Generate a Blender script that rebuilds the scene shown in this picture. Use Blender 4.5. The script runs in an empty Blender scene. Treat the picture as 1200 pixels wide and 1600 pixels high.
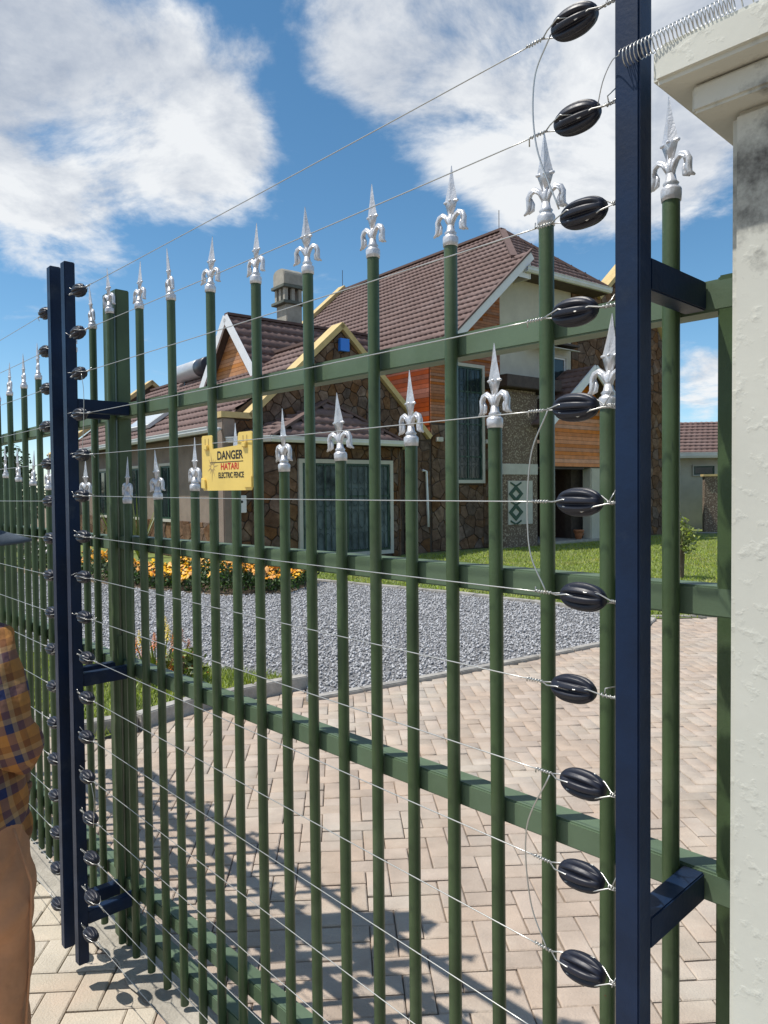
import bpy, bmesh, math, random
import numpy as np
from mathutils import Vector, Matrix
random.seed(7); rng = np.random.default_rng(7)
sc = bpy.context.scene; COL = sc.collection
R = math.radians; PI = math.pi

# ------------------------------------------------------------------ camera
EYE = 1.67; PITCH = R(1.64); ROLL = 0.0095
cd = bpy.data.cameras.new('camera'); cam = bpy.data.objects.new('camera', cd); COL.objects.link(cam)
cd.sensor_fit = 'VERTICAL'; cd.sensor_height = 36; cd.lens = 1155 / 1600 * 36
cd.clip_start = 0.05; cd.clip_end = 2000
rt = Vector((math.cos(ROLL), -math.sin(ROLL) * math.sin(PITCH), -math.sin(ROLL) * math.cos(PITCH)))
fw = Vector((0, math.cos(PITCH), -math.sin(PITCH)))
up = rt.cross(fw)
cam.matrix_world = Matrix(((rt.x, up.x, -fw.x, 0), (rt.y, up.y, -fw.y, 0), (rt.z, up.z, -fw.z, EYE), (0, 0, 0, 1)))
sc.camera = cam

# ------------------------------------------------------------------ light, sky
SUN_EL = R(65); TO_SUN = Vector((-0.995 * math.cos(SUN_EL), -0.10 * math.cos(SUN_EL), math.sin(SUN_EL)))
sd = bpy.data.lights.new('sun', 'SUN'); sd.energy = 4.3; sd.angle = R(0.53); sd.color = (1.0, 0.95, 0.87)
so = bpy.data.objects.new('sun', sd); COL.objects.link(so)
so.rotation_euler = (-TO_SUN).to_track_quat('-Z', 'Y').to_euler(); so.location = (-6, -4, 12)
vs = sc.view_settings; vs.view_transform = 'Standard'; vs.look = 'None'; vs.exposure = 0.20; vs.gamma = 1; vs.use_curve_mapping = False

def make_world():
    w = bpy.data.worlds.new('World'); sc.world = w; w.use_nodes = True
    nt = w.node_tree; N = nt.nodes; L = nt.links; N.clear()
    def nd(t, **k):
        n = N.new(t)
        for a, b in k.items(): setattr(n, a, b)
        return n
    def mth(op, a, b=None, clamp=False):
        n = nd('ShaderNodeMath', operation=op, use_clamp=clamp)
        for i, v in enumerate((a, b)):
            if v is None: continue
            if isinstance(v, (int, float)): n.inputs[i].default_value = v
            else: L.new(v, n.inputs[i])
        return n.outputs[0]
    sky = nd('ShaderNodeTexSky', sky_type='NISHITA', sun_disc=False)
    sky.sun_elevation = SUN_EL; sky.sun_rotation = R(264.3); sky.altitude = 1700; sky.air_density = 1.0; sky.dust_density = 0.35; sky.ozone_density = 2.2
    tc = nd('ShaderNodeTexCoord'); d = tc.outputs['Generated']
    sep = nd('ShaderNodeSeparateXYZ'); L.new(d, sep.inputs[0])
    # cloud deck coordinates: the direction projected on a level layer
    zz = mth('ADD', mth('MAXIMUM', sep.outputs[2], 0.0), 0.22)
    cx = mth('DIVIDE', sep.outputs[0], zz); cy = mth('DIVIDE', sep.outputs[1], zz)
    cmb = nd('ShaderNodeCombineXYZ'); L.new(cx, cmb.inputs[0]); L.new(cy, cmb.inputs[1]); cmb.inputs[2].default_value = 3.7
    def noise(scale, detail, rough, vec, dist=0.0):
        n = nd('ShaderNodeTexNoise'); n.inputs['Scale'].default_value = scale; n.inputs['Detail'].default_value = detail
        n.inputs['Roughness'].default_value = rough; n.inputs['Distortion'].default_value = dist; L.new(vec, n.inputs['Vector']); return n.outputs['Fac']
    edge = noise(3.2, 9, 0.62, cmb.outputs[0], 0.25)
    broad = noise(0.55, 2, 0.5, cmb.outputs[0])
    def blob(x, y, r):       # cumulus bank centred on a bearing (camera-independent direction)
        v = Vector((x, 1.0, y)).normalized()
        n = nd('ShaderNodeVectorMath', operation='DISTANCE'); L.new(d, n.inputs[0]); n.inputs[1].default_value = v
        m = nd('ShaderNodeMapRange', interpolation_type='SMOOTHSTEP'); L.new(n.outputs['Value'], m.inputs[0])
        m.inputs[1].default_value = 0; m.inputs[2].default_value = r; m.inputs[3].default_value = 1; m.inputs[4].default_value = 0
        return m.outputs[0]
    banks = None
    for b in BANKS:
        o = blob(*b[:3]); o = mth('MULTIPLY', o, b[3])
        banks = o if banks is None else mth('ADD', banks, o)
    banks = mth('MINIMUM', banks, 1.0)
    far = nd('ShaderNodeMapRange', interpolation_type='SMOOTHSTEP'); L.new(sep.outputs[1], far.inputs[0])
    far.inputs[1].default_value = 0.72; far.inputs[2].default_value = 0.35; far.inputs[3].default_value = 0; far.inputs[4].default_value = 1
    field = mth('ADD', banks, mth('MULTIPLY', far.outputs[0], mth('MULTIPLY', mth('SUBTRACT', broad, 0.42), 4.0)))
    field = mth('ADD', field, mth('MULTIPLY', mth('SUBTRACT', edge, 0.5), 2.6))
    cov = nd('ShaderNodeMapRange', interpolation_type='SMOOTHSTEP'); L.new(field, cov.inputs[0])
    cov.inputs[1].default_value = 0.30; cov.inputs[2].default_value = 0.96; cov.inputs[3].default_value = 0; cov.inputs[4].default_value = 0.97
    shade = noise(1.3, 3, 0.5, cmb.outputs[0], 0.3)
    off = nd('ShaderNodeVectorMath', operation='ADD'); L.new(cmb.outputs[0], off.inputs[0]); off.inputs[1].default_value = (-0.07, -0.02, 0.0)   # towards the sun
    edge2 = noise(3.2, 9, 0.62, off.outputs[0], 0.25)
    lit = mth('SUBTRACT', edge, edge2)      # thinner towards the sun = sunlit side of a billow
    g_ = mth('SUBTRACT', mth('ADD', 0.22, mth('MULTIPLY', mth('SUBTRACT', shade, 0.5), 2.4)), mth('MULTIPLY', lit, 3.0))
    g_ = mth('ADD', g_, mth('MULTIPLY', mth('SUBTRACT', field, 1.0), 0.22))
    thick = nd('ShaderNodeMapRange'); L.new(g_, thick.inputs[0])
    cc = nd('ShaderNodeMix', data_type='RGBA'); L.new(thick.outputs[0], cc.inputs[0])
    cc.inputs[6].default_value = (6.1, 6.25, 6.4, 1); cc.inputs[7].default_value = (2.9, 3.3, 4.0, 1)
    hs = nd('ShaderNodeHueSaturation'); hs.inputs['Hue'].default_value = 0.488; hs.inputs['Saturation'].default_value = 1.16; hs.inputs['Value'].default_value = 1.0; L.new(sky.outputs[0], hs.inputs['Color'])
    mx = nd('ShaderNodeMix', data_type='RGBA'); L.new(cov.outputs[0], mx.inputs[0]); L.new(hs.outputs[0], mx.inputs[6]); L.new(cc.outputs[2], mx.inputs[7])
    bg = nd('ShaderNodeBackground'); L.new(mx.outputs[2], bg.inputs[0]); bg.inputs[1].default_value = 0.128
    out = nd('ShaderNodeOutputWorld'); L.new(bg.outputs[0], out.inputs[0])
# cloud banks: bearing x/y, tan elevation, angular radius, weight
BANKS = [(-0.46, 0.60, 0.28, 1.0), (-0.30, 0.53, 0.17, 0.8), (-0.44, 0.42, 0.18, 0.8), (-0.20, 0.465, 0.10, 0.7), (-0.24, 0.37, 0.09, 0.5),
         (0.13, 0.62, 0.22, 0.9), (0.30, 0.52, 0.24, 1.0), (-0.02, 0.62, 0.15, 0.95), (0.20, 0.44, 0.14, 0.7), (0.36, 0.40, 0.12, 0.6), (0.05, 0.50, 0.10, 0.5),
         (0.43, 0.135, 0.075, 0.9), (-0.17, 0.585, 0.045, 0.30), (-0.55, 0.75, 0.25, 0.8), (0.5, 0.7, 0.3, 0.9)]
make_world()

# ------------------------------------------------------------------ materials
MATS = {}
def mat(name, col, rough=0.6, metal=0.0, var=None, bump=None, rnd=0.0, col2=None, spec=0.5, coat=0.0, trans=0.0):
    """var=(scale, amount) noise on brightness; col2=(colour, scale, lo, hi) second colour in patches; bump=(scale, strength, detail); rnd=per-piece brightness spread"""
    if name in MATS: return MATS[name]
    m = bpy.data.materials.new(name); m.use_nodes = True; nt = m.node_tree; N = nt.nodes; L = nt.links
    b = N['Principled BSDF']; b.inputs['Base Color'].default_value = (*col, 1); b.inputs['Roughness'].default_value = rough; b.inputs['Metallic'].default_value = metal
    b.inputs['Specular IOR Level'].default_value = spec; b.inputs['Coat Weight'].default_value = coat; b.inputs['Transmission Weight'].default_value = trans
    tc = N.new('ShaderNodeNewGeometry'); vec = tc.outputs['Position']
    cur = None
    def rgb():
        n = N.new('ShaderNodeRGB'); n.outputs[0].default_value = (*col, 1); return n.outputs[0]
    cur = rgb()
    for col2 in (col2 if isinstance(col2, list) else [col2] if col2 else []):
        n = N.new('ShaderNodeTexNoise'); n.inputs['Scale'].default_value = col2[1]; n.inputs['Detail'].default_value = 6; n.inputs['Roughness'].default_value = 0.6; L.new(vec, n.inputs['Vector'])
        r = N.new('ShaderNodeMapRange'); r.inputs[1].default_value = col2[2]; r.inputs[2].default_value = col2[3]; L.new(n.outputs['Fac'], r.inputs[0])
        x = N.new('ShaderNodeMix'); x.data_type = 'RGBA'; L.new(r.outputs[0], x.inputs[0]); L.new(cur, x.inputs[6]); x.inputs[7].default_value = (*col2[0], 1); cur = x.outputs[2]
    fac = None
    if var:
        n = N.new('ShaderNodeTexNoise'); n.inputs['Scale'].default_value = var[0]; n.inputs['Detail'].default_value = 7; n.inputs['Roughness'].default_value = 0.65; L.new(vec, n.inputs['Vector'])
        r = N.new('ShaderNodeMapRange'); r.inputs[1].default_value = 0.3; r.inputs[2].default_value = 0.7; r.inputs[3].default_value = 1 - var[1]; r.inputs[4].default_value = 1 + var[1]; L.new(n.outputs['Fac'], r.inputs[0]); fac = r.outputs[0]
    if rnd:
        oi = N.new('ShaderNodeObjectInfo'); ge = N.new('ShaderNodeNewGeometry')
        ad = N.new('ShaderNodeMath'); ad.operation = 'ADD'; L.new(oi.outputs['Random'], ad.inputs[0]); L.new(ge.outputs['Random Per Island'], ad.inputs[1])
        fr = N.new('ShaderNodeMath'); fr.operation = 'FRACT'; L.new(ad.outputs[0], fr.inputs[0])
        r = N.new('ShaderNodeMapRange'); r.inputs[3].default_value = 1 - rnd; r.inputs[4].default_value = 1 + rnd; L.new(fr.outputs[0], r.inputs[0])
        hs = N.new('ShaderNodeHueSaturation'); L.new(cur, hs.inputs['Color']); L.new(r.outputs[0], hs.inputs['Value'])
        fr2 = N.new('ShaderNodeMath'); fr2.operation = 'MULTIPLY'; fr2.inputs[1].default_value = 7.31; L.new(fr.outputs[0], fr2.inputs[0])
        fr3 = N.new('ShaderNodeMath'); fr3.operation = 'FRACT'; L.new(fr2.outputs[0], fr3.inputs[0])
        r3 = N.new('ShaderNodeMapRange'); r3.inputs[3].default_value = 1 - rnd * 1.3; r3.inputs[4].default_value = 1 + rnd * 1.3; L.new(fr3.outputs[0], r3.inputs[0]); L.new(r3.outputs[0], hs.inputs['Saturation'])
        cur = hs.outputs[0]
    if fac is not None:
        x = N.new('ShaderNodeMix'); x.data_type = 'RGBA'; x.blend_type = 'MULTIPLY'; x.inputs[0].default_value = 1; L.new(cur, x.inputs[6]); L.new(fac, x.inputs[7]); cur = x.outputs[2]
        rr = N.new('ShaderNodeMapRange'); rr.inputs[1].default_value = 0.5; rr.inputs[2].default_value = 1.5; rr.inputs[3].default_value = min(1, rough + .1); rr.inputs[4].default_value = max(0.05, rough - .1); L.new(fac, rr.inputs[0]); L.new(rr.outputs[0], b.inputs['Roughness'])
    L.new(cur, b.inputs['Base Color'])
    if bump:
        n = N.new('ShaderNodeTexNoise'); n.inputs['Scale'].default_value = bump[0]; n.inputs['Detail'].default_value = bump[2] if len(bump) > 2 else 6; L.new(vec, n.inputs['Vector'])
        bp = N.new('ShaderNodeBump'); bp.inputs['Strength'].default_value = bump[1]; bp.inputs['Distance'].default_value = 0.02; L.new(n.outputs['Fac'], bp.inputs['Height']); L.new(bp.outputs[0], b.inputs['Normal'])
    MATS[name] = m; return m

GREEN = mat('green_gate_paint', (0.050, 0.083, 0.034), 0.40, var=(7, .26), bump=(160, .04), col2=[((0.082, 0.112, 0.062), 5, .52, .78), ((0.10, 0.045, 0.02), 85, .715, .74)], spec=.4)
RAILG = mat('green_rail_paint_pale', (0.100, 0.150, 0.090), 0.5, var=(6, .15), bump=(160, .03), col2=((0.075, 0.12, 0.06), 4, .5, .7))  # paler green than the bars, the same on every rail face
NAVY = mat('navy_post_paint', (0.0055, 0.017, 0.048), 0.44, var=(6, .35), bump=(120, .04), spec=.28, col2=[((0.035, 0.05, 0.075), 9, .6, .8), ((0.09, 0.05, 0.03), 110, .74, .76)])
SILVER = mat('silver_paint', (0.60, 0.61, 0.64), 0.33, metal=0.35, var=(45, .18), bump=(220, .12))
BLACK = mat('black_plastic', (0.010, 0.012, 0.024), 0.45, bump=(90, .05))
WIRE = mat('galvanised_wire', (0.52, 0.52, 0.50), 0.35, metal=0.75)
YELLOW = mat('yellow_sign_plastic', (0.80, 0.58, 0.15), 0.45, var=(14, .07))
INKBLACK = mat('black_ink', (0.02, 0.018, 0.015), 0.6)
INKRED = mat('red_ink', (0.55, 0.03, 0.02), 0.6)
INKFADED = mat('faded_brown_ink', (0.42, 0.30, 0.12), 0.6)
CONC = mat('concrete', (0.36, 0.33, 0.28), 0.9, var=(6, .25), bump=(70, .4))
KERB = mat('kerb_concrete', (0.34, 0.32, 0.29), 0.9, var=(9, .3), bump=(60, .4), rnd=.12)
PAVE = mat('paver_pink', (0.412, 0.328, 0.262), 0.88, var=(5, .16), bump=(130, .3), rnd=.075, col2=[((0.44, 0.385, 0.32), 1.3, .46, .68), ((0.245, 0.205, 0.165), .8, .58, .80), ((0.20, 0.165, 0.135), 5.5, .70, .80)])
PAVEOUT = mat('paver_cream', (0.50, 0.445, 0.36), 0.88, var=(6, .16), bump=(130, .3), rnd=.08, col2=[((0.45, 0.36, 0.28), 1.5, .52, .72), ((0.27, 0.22, 0.17), 4.0, .64, .8)])
SAND = mat('joint_sand', (0.22, 0.17, 0.125), 0.95, var=(20, .3))
SOIL = mat('dry_earth', (0.20, 0.15, 0.10), 0.95, var=(1.2, .3), bump=(20, .4))
LAWN = mat('lawn_soil', (0.16, 0.20, 0.05), 0.95, var=(3, .3))
GRASS = mat('grass_blade', (0.27, 0.34, 0.05), 0.7, rnd=.3, var=(.9, .2), col2=((0.42, 0.36, 0.12), 1.6, .5, .75))
GRAVB = mat('gravel_base', (0.17, 0.17, 0.175), 0.95, var=(30, .35), bump=(70, .6))
GRAV = mat('gravel_stone', (0.38, 0.38, 0.39), 0.85, rnd=.42)
LEAF = mat('leaf_green', (0.055, 0.105, 0.026), 0.6, rnd=.45)
LEAFD = mat('leaf_dark', (0.04, 0.075, 0.025), 0.6, rnd=.45)
ALOE = mat('aloe_leaf', (0.20, 0.24, 0.06), 0.55, rnd=.3)
ORANGE = mat('marigold_orange', (0.72, 0.30, 0.012), 0.7, rnd=.16, col2=((0.78, 0.46, 0.03), 2.2, .48, .62))
POKER = mat('flower_orange_red', (0.62, 0.17, 0.03), 0.7, rnd=.3)
YFLOW = mat('flower_yellow', (0.70, 0.52, 0.05), 0.7, rnd=.2)
WFLOW = mat('flower_pale', (0.75, 0.68, 0.68), 0.7, rnd=.2)
BARK = mat('bark', (0.12, 0.085, 0.06), 0.9, var=(8, .3), bump=(30, .5))
ROOF = mat('brown_roof_tile', (0.165, 0.105, 0.093), 0.8, var=(2.2, .2), bump=(160, .25), col2=[((0.195, 0.135, 0.125), .9, .5, .7), ((0.12, 0.075, 0.065), 3.5, .6, .75)])
RIDGE = mat('ridge_cap', (0.125, 0.078, 0.068), 0.8, var=(4, .15))
FASCIA = mat('white_gutter', (0.62, 0.64, 0.63), 0.5, var=(3, .1))
BARGE = mat('white_barge', (0.74, 0.75, 0.76), 0.5, var=(5, .06))
COPING = mat('cream_coping', (0.56, 0.42, 0.19), 0.75, var=(5, .14), bump=(50, .15))
CREAM = mat('cream_wall', (0.52, 0.49, 0.40), 0.85, var=(2, .10), bump=(60, .15))
PLASTER = mat('brown_plaster', (0.25, 0.195, 0.155), 0.9, var=(2.5, .16), bump=(50, .25))
TRIM = mat('window_trim', (0.50, 0.48, 0.42), 0.8, var=(6, .08))
MORTAR = mat('stone_mortar', (0.07, 0.05, 0.037), 0.95, var=(8, .3))
STONE = mat('crazy_stone', (0.140, 0.084, 0.054), 0.95, rnd=.24, var=(6, .38), bump=(14, .9), col2=((0.20, 0.135, 0.09), 1.5, .5, .7), spec=.2)
PEBBLE = mat('pebble_dash', (0.15, 0.105, 0.075), 0.9, bump=(40, .9), col2=((0.42, 0.35, 0.26), 22, .52, .62))
BRICK = mat('red_brick', (0.36, 0.14, 0.065), 0.85, rnd=.16, var=(10, .18), bump=(60, .3))
WOODR = mat('red_timber', (0.235, 0.055, 0.020), 0.5, rnd=.22, var=(4, .25))
WOODO = mat('orange_timber', (0.58, 0.20, 0.058), 0.5, rnd=.18, var=(4, .22))
WOODL = mat('light_timber', (0.50, 0.235, 0.10), 0.6, rnd=.14, var=(4, .2))
DARKWOOD = mat('dark_wood', (0.05, 0.03, 0.022), 0.6, var=(8, .3))
SOFFIT = mat('soffit_brown', (0.07, 0.05, 0.04), 0.8, var=(4, .2))
GFRAME = mat('green_window_frame', (0.02, 0.06, 0.04), 0.4)
GRILLE = mat('grille_paint', (0.02, 0.04, 0.034), 0.5)
GLASS = mat('window_glass', (0.022, 0.034, 0.038), 0.08, spec=0.45, var=(1.2, .5))
CURTAIN = mat('curtain', (0.10, 0.13, 0.135), 0.4, var=(1.3, .8), spec=.2)
CHIM = mat('chimney_render', (0.36, 0.34, 0.29), 0.9, var=(4, .2), bump=(50, .3))
CHSLAB = mat('chimney_slab_concrete', (0.12, 0.135, 0.115), 0.85, var=(5, .25))
DGREEN = mat('dark_green_paint', (0.025, 0.07, 0.045), 0.6)
TANK = mat('tank_steel', (0.50, 0.52, 0.54), 0.4, metal=.3, var=(5, .1))
TANKEND = mat('tank_dark_end', (0.03, 0.035, 0.045), 0.4)
COLLECT = mat('collector_glass', (0.45, 0.50, 0.55), 0.12, spec=.8)
BLUEBOX = mat('blue_plastic', (0.03, 0.20, 0.72), 0.4)
WHITEP = mat('white_plastic', (0.72, 0.72, 0.72), 0.4)
TERRA = mat('terracotta', (0.42, 0.16, 0.07), 0.8, var=(12, .2))
SKIN = mat('skin', (0.14, 0.07, 0.045), 0.5, var=(14, .1))
TROUSER = mat('tan_trousers', (0.42, 0.205, 0.105), 0.9, var=(7, .14), bump=(9, 1.0, 3))
CAPM = mat('cap_fabric', (0.055, 0.075, 0.10), 0.85, var=(12, .12), bump=(300, .2))
HAIR = mat('hair', (0.012, 0.010, 0.009), 0.8)
SHOE = mat('shoe_leather', (0.04, 0.028, 0.02), 0.5)

def stucco_mat():
    m = mat('pillar_stucco', (0.68, 0.66, 0.57), 0.9); nt = m.node_tree; N = nt.nodes; L = nt.links; b = N['Principled BSDF']
    for l in list(b.inputs['Base Color'].links): L.remove(l)
    tc = N.new('ShaderNodeTexCoord')
    n1 = N.new('ShaderNodeTexNoise'); n1.inputs['Scale'].default_value = 7; n1.inputs['Detail'].default_value = 8; n1.inputs['Roughness'].default_value = .68; L.new(tc.outputs['Object'], n1.inputs['Vector'])
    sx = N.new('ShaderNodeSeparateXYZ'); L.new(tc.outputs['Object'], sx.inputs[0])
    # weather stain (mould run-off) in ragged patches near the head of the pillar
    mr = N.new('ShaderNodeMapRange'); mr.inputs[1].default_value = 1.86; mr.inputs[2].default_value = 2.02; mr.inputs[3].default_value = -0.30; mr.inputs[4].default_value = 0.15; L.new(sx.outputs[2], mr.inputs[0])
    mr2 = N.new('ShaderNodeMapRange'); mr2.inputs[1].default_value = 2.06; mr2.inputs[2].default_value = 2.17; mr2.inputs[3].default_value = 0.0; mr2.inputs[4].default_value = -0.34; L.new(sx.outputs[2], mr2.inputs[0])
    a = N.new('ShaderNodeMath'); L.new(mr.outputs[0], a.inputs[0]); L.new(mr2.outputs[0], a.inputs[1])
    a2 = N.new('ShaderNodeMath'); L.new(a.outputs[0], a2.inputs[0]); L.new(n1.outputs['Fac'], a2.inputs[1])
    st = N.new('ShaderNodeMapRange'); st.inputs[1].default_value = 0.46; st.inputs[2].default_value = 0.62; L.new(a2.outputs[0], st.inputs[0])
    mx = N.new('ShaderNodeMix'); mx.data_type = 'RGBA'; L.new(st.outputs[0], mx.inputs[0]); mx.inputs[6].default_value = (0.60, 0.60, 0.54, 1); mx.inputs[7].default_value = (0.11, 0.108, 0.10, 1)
    n2 = N.new('ShaderNodeTexNoise'); n2.inputs['Scale'].default_value = 3; n2.inputs['Detail'].default_value = 6; L.new(tc.outputs['Object'], n2.inputs['Vector'])
    r2 = N.new('ShaderNodeMapRange'); r2.inputs[1].default_value = .3; r2.inputs[2].default_value = .7; r2.inputs[3].default_value = .86; r2.inputs[4].default_value = 1.08; L.new(n2.outputs['Fac'], r2.inputs[0])
    m2 = N.new('ShaderNodeMix'); m2.data_type = 'RGBA'; m2.blend_type = 'MULTIPLY'; m2.inputs[0].default_value = 1; L.new(mx.outputs[2], m2.inputs[6]); L.new(r2.outputs[0], m2.inputs[7]); L.new(m2.outputs[2], b.inputs['Base Color'])
    vo = N.new('ShaderNodeTexVoronoi'); vo.inputs['Scale'].default_value = 95; L.new(tc.outputs['Object'], vo.inputs['Vector'])
    n3 = N.new('ShaderNodeTexNoise'); n3.inputs['Scale'].default_value = 38; n3.inputs['Detail'].default_value = 6; L.new(tc.outputs['Object'], n3.inputs['Vector'])
    pw = N.new('ShaderNodeMapRange'); pw.inputs[1].default_value = .55; pw.inputs[2].default_value = .72; L.new(n3.outputs['Fac'], pw.inputs[0])
    mu = N.new('ShaderNodeMath'); mu.operation = 'MULTIPLY'; L.new(pw.outputs[0], mu.inputs[0]); L.new(vo.outputs['Distance'], mu.inputs[1])
    ad = N.new('ShaderNodeMath'); L.new(mu.outputs[0], ad.inputs[0])
    m4 = N.new('ShaderNodeMath'); m4.operation = 'MULTIPLY'; m4.inputs[1].default_value = .35; L.new(n3.outputs['Fac'], m4.inputs[0]); L.new(m4.outputs[0], ad.inputs[1])
    bp = N.new('ShaderNodeBump'); bp.inputs['Strength'].default_value = .28; bp.inputs['Distance'].default_value = .0045; L.new(ad.outputs[0], bp.inputs['Height']); L.new(bp.outputs[0], b.inputs['Normal'])
    return m
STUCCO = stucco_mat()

def plaid_mat():
    m = mat('plaid_cloth', (0.4, 0.25, 0.1), 0.9, bump=(13, 1.0, 3)); nt = m.node_tree; N = nt.nodes; L = nt.links; b = N['Principled BSDF']
    for l in list(b.inputs['Base Color'].links): L.remove(l)
    tc = N.new('ShaderNodeTexCoord'); mp = N.new('ShaderNodeMapping'); mp.inputs['Rotation'].default_value = (0, R(14), 0); L.new(tc.outputs['Object'], mp.inputs[0])
    sx = N.new('ShaderNodeSeparateXYZ'); L.new(mp.outputs[0], sx.inputs[0])
    def band(src, scale, off):
        a = N.new('ShaderNodeMath'); a.operation = 'MULTIPLY_ADD'; a.inputs[1].default_value = scale; a.inputs[2].default_value = off; L.new(src, a.inputs[0])
        f_ = N.new('ShaderNodeMath'); f_.operation = 'FRACT'; L.new(a.outputs[0], f_.inputs[0])
        r = N.new('ShaderNodeValToRGB'); r.color_ramp.interpolation = 'CONSTANT'
        e = r.color_ramp.elements; e[0].position = 0; e[0].color = (0.34, 0.15, 0.035, 1); e[1].position = .34; e[1].color = (0.012, 0.022, 0.085, 1)
        k = e.new(.62); k.color = (0.30, 0.20, 0.10, 1); k = e.new(.78); k.color = (0.16, 0.06, 0.02, 1)
        L.new(f_.outputs[0], r.inputs[0]); return r.outputs[0]
    h = band(sx.outputs[2], 11.5, 0.1)
    w_ = N.new('ShaderNodeMath'); w_.operation = 'ADD'; L.new(sx.outputs[0], w_.inputs[0])
    mu = N.new('ShaderNodeMath'); mu.operation = 'MULTIPLY'; mu.inputs[1].default_value = .6; L.new(sx.outputs[1], mu.inputs[0]); L.new(mu.outputs[0], w_.inputs[1])
    v = band(w_.outputs[0], 13.0, 0.35)
    mx = N.new('ShaderNodeMix'); mx.data_type = 'RGBA'; mx.inputs[0].default_value = .5; L.new(h, mx.inputs[6]); L.new(v, mx.inputs[7]); L.new(mx.outputs[2], b.inputs['Base Color'])
    return m
PLAID = plaid_mat()

# ------------------------------------------------------------------ mesh helpers
class MB:
    def __init__(s): s.v = []; s.f = []
    def add(s, v, f):
        o = len(s.v); s.v += [tuple(p) for p in v]; s.f += [tuple(i + o for i in q) for q in f]; return s
    def box(s, x0, x1, y0, y1, z0, z1, M=None):
        v = [(x, y, z) for x in (x0, x1) for y in (y0, y1) for z in (z0, z1)]
        if M: v = [M(p) for p in v]
        return s.add(v, [(0, 1, 3, 2), (4, 6, 7, 5), (0, 4, 5, 1), (2, 3, 7, 6), (0, 2, 6, 4), (1, 5, 7, 3)])
    def tube(s, pts, r, seg=6, cap=True, M=None):
        pts = [Vector(p) for p in pts]; n = len(pts)
        rad = r if isinstance(r, (list, tuple)) else [r] * n
        ring = []; prev = None
        for i, p in enumerate(pts):
            t = (pts[min(i + 1, n - 1)] - pts[max(i - 1, 0)]).normalized()
            if prev is None: a = Vector((0, 0, 1)) if abs(t.z) < .9 else Vector((1, 0, 0)); prev = t.cross(a).normalized()
            x = (prev - t * prev.dot(t)).normalized(); y = t.cross(x); prev = x
            ring.append([p + (x * math.cos(2 * PI * k / seg) + y * math.sin(2 * PI * k / seg)) * rad[i] for k in range(seg)])
        v = [q for rg in ring for q in rg]; f = []
        for i in range(n - 1):
            for k in range(seg): f.append((i * seg + k, i * seg + (k + 1) % seg, (i + 1) * seg + (k + 1) % seg, (i + 1) * seg + k))
        if cap: f += [tuple(range(seg - 1, -1, -1)), tuple(range((n - 1) * seg, n * seg))]
        if M: v = [M(p) for p in v]
        return s.add(v, f)
    def lathe(s, prof, seg=16, M=None):
        v = []; f = []
        for r, z in prof:
            for k in range(seg): v.append((r * math.cos(2 * PI * k / seg), r * math.sin(2 * PI * k / seg), z))
        n = len(prof)
        for i in range(n - 1):
            for k in range(seg): f.append((i * seg + k, i * seg + (k + 1) % seg, (i + 1) * seg + (k + 1) % seg, (i + 1) * seg + k))
        f += [tuple(range(seg - 1, -1, -1)), tuple(range((n - 1) * seg, n * seg))]
        if M: v = [M(p) for p in v]
        return s.add(v, f)
    def prism(s, poly, e0, e1, M):
        """poly: 2-D outline; M(a, b, depth) -> 3-D; between depths e0 and e1"""
        n = len(poly); v = [M(a, b, e0) for a, b in poly] + [M(a, b, e1) for a, b in poly]
        f = [tuple(range(n)), tuple(range(2 * n - 1, n - 1, -1))] + [(i, i + n, (i + 1) % n + n, (i + 1) % n) for i in range(n)]
        return s.add(v, f)
    def mesh(s, name, smooth=False):
        me = bpy.data.meshes.new(name); me.from_pydata([tuple(p) for p in s.v], [], s.f); me.update()
        bm = bmesh.new(); bm.from_mesh(me); bmesh.ops.recalc_face_normals(bm, faces=bm.faces); bm.to_mesh(me); bm.free()
        if smooth:
            for p in me.polygons: p.use_smooth = True
        return me
    def build(s, name, m, parent=None, smooth=False, bevel=0, **k):
        me = s.mesh(name, smooth)
        if bevel:
            bm = bmesh.new(); bm.from_mesh(me); bmesh.ops.bevel(bm, geom=list(bm.edges), offset=bevel, segments=2, affect='EDGES', clamp_overlap=True); bm.to_mesh(me); bm.free()
        return link(name, me, m, parent, **k)
def link(name, me, m, parent=None, loc=None, rot=None, label=None, cat=None, group=None, kind=None):
    o = bpy.data.objects.new(name, me); COL.objects.link(o)
    if m is not None and me is not None and not me.materials: me.materials.append(m)
    if parent: o.parent = parent
    if loc: o.location = loc
    if rot: o.rotation_euler = rot
    return tag(o, label, cat, group, kind)
def tag(o, label=None, cat=None, group=None, kind=None):
    for k, v in (('label', label), ('category', cat), ('group', group), ('kind', kind)):
        if v: o[k] = v
    return o
def empty(name, loc=(0, 0, 0), rz=0, **k):
    o = bpy.data.objects.new(name, None); COL.objects.link(o); o.location = loc; o.rotation_euler = (0, 0, rz); o.empty_display_size = .1
    return tag(o, **k)
def np_mesh(name, verts, faces, m, parent=None, **k):
    """fast mesh from numpy: verts (N,3), faces (F,3|4)"""
    me = bpy.data.meshes.new(name); nv = len(verts); nf, w = faces.shape
    me.vertices.add(nv); me.vertices.foreach_set('co', verts.astype(np.float32).ravel())
    me.loops.add(nf * w); me.loops.foreach_set('vertex_index', faces.astype(np.int32).ravel())
    me.polygons.add(nf); me.polygons.foreach_set('loop_start', np.arange(0, nf * w, w, dtype=np.int32)); me.polygons.foreach_set('loop_total', np.full(nf, w, dtype=np.int32))
    me.update(calc_edges=True); me.validate()
    return link(name, me, m, parent, **k)
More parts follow.
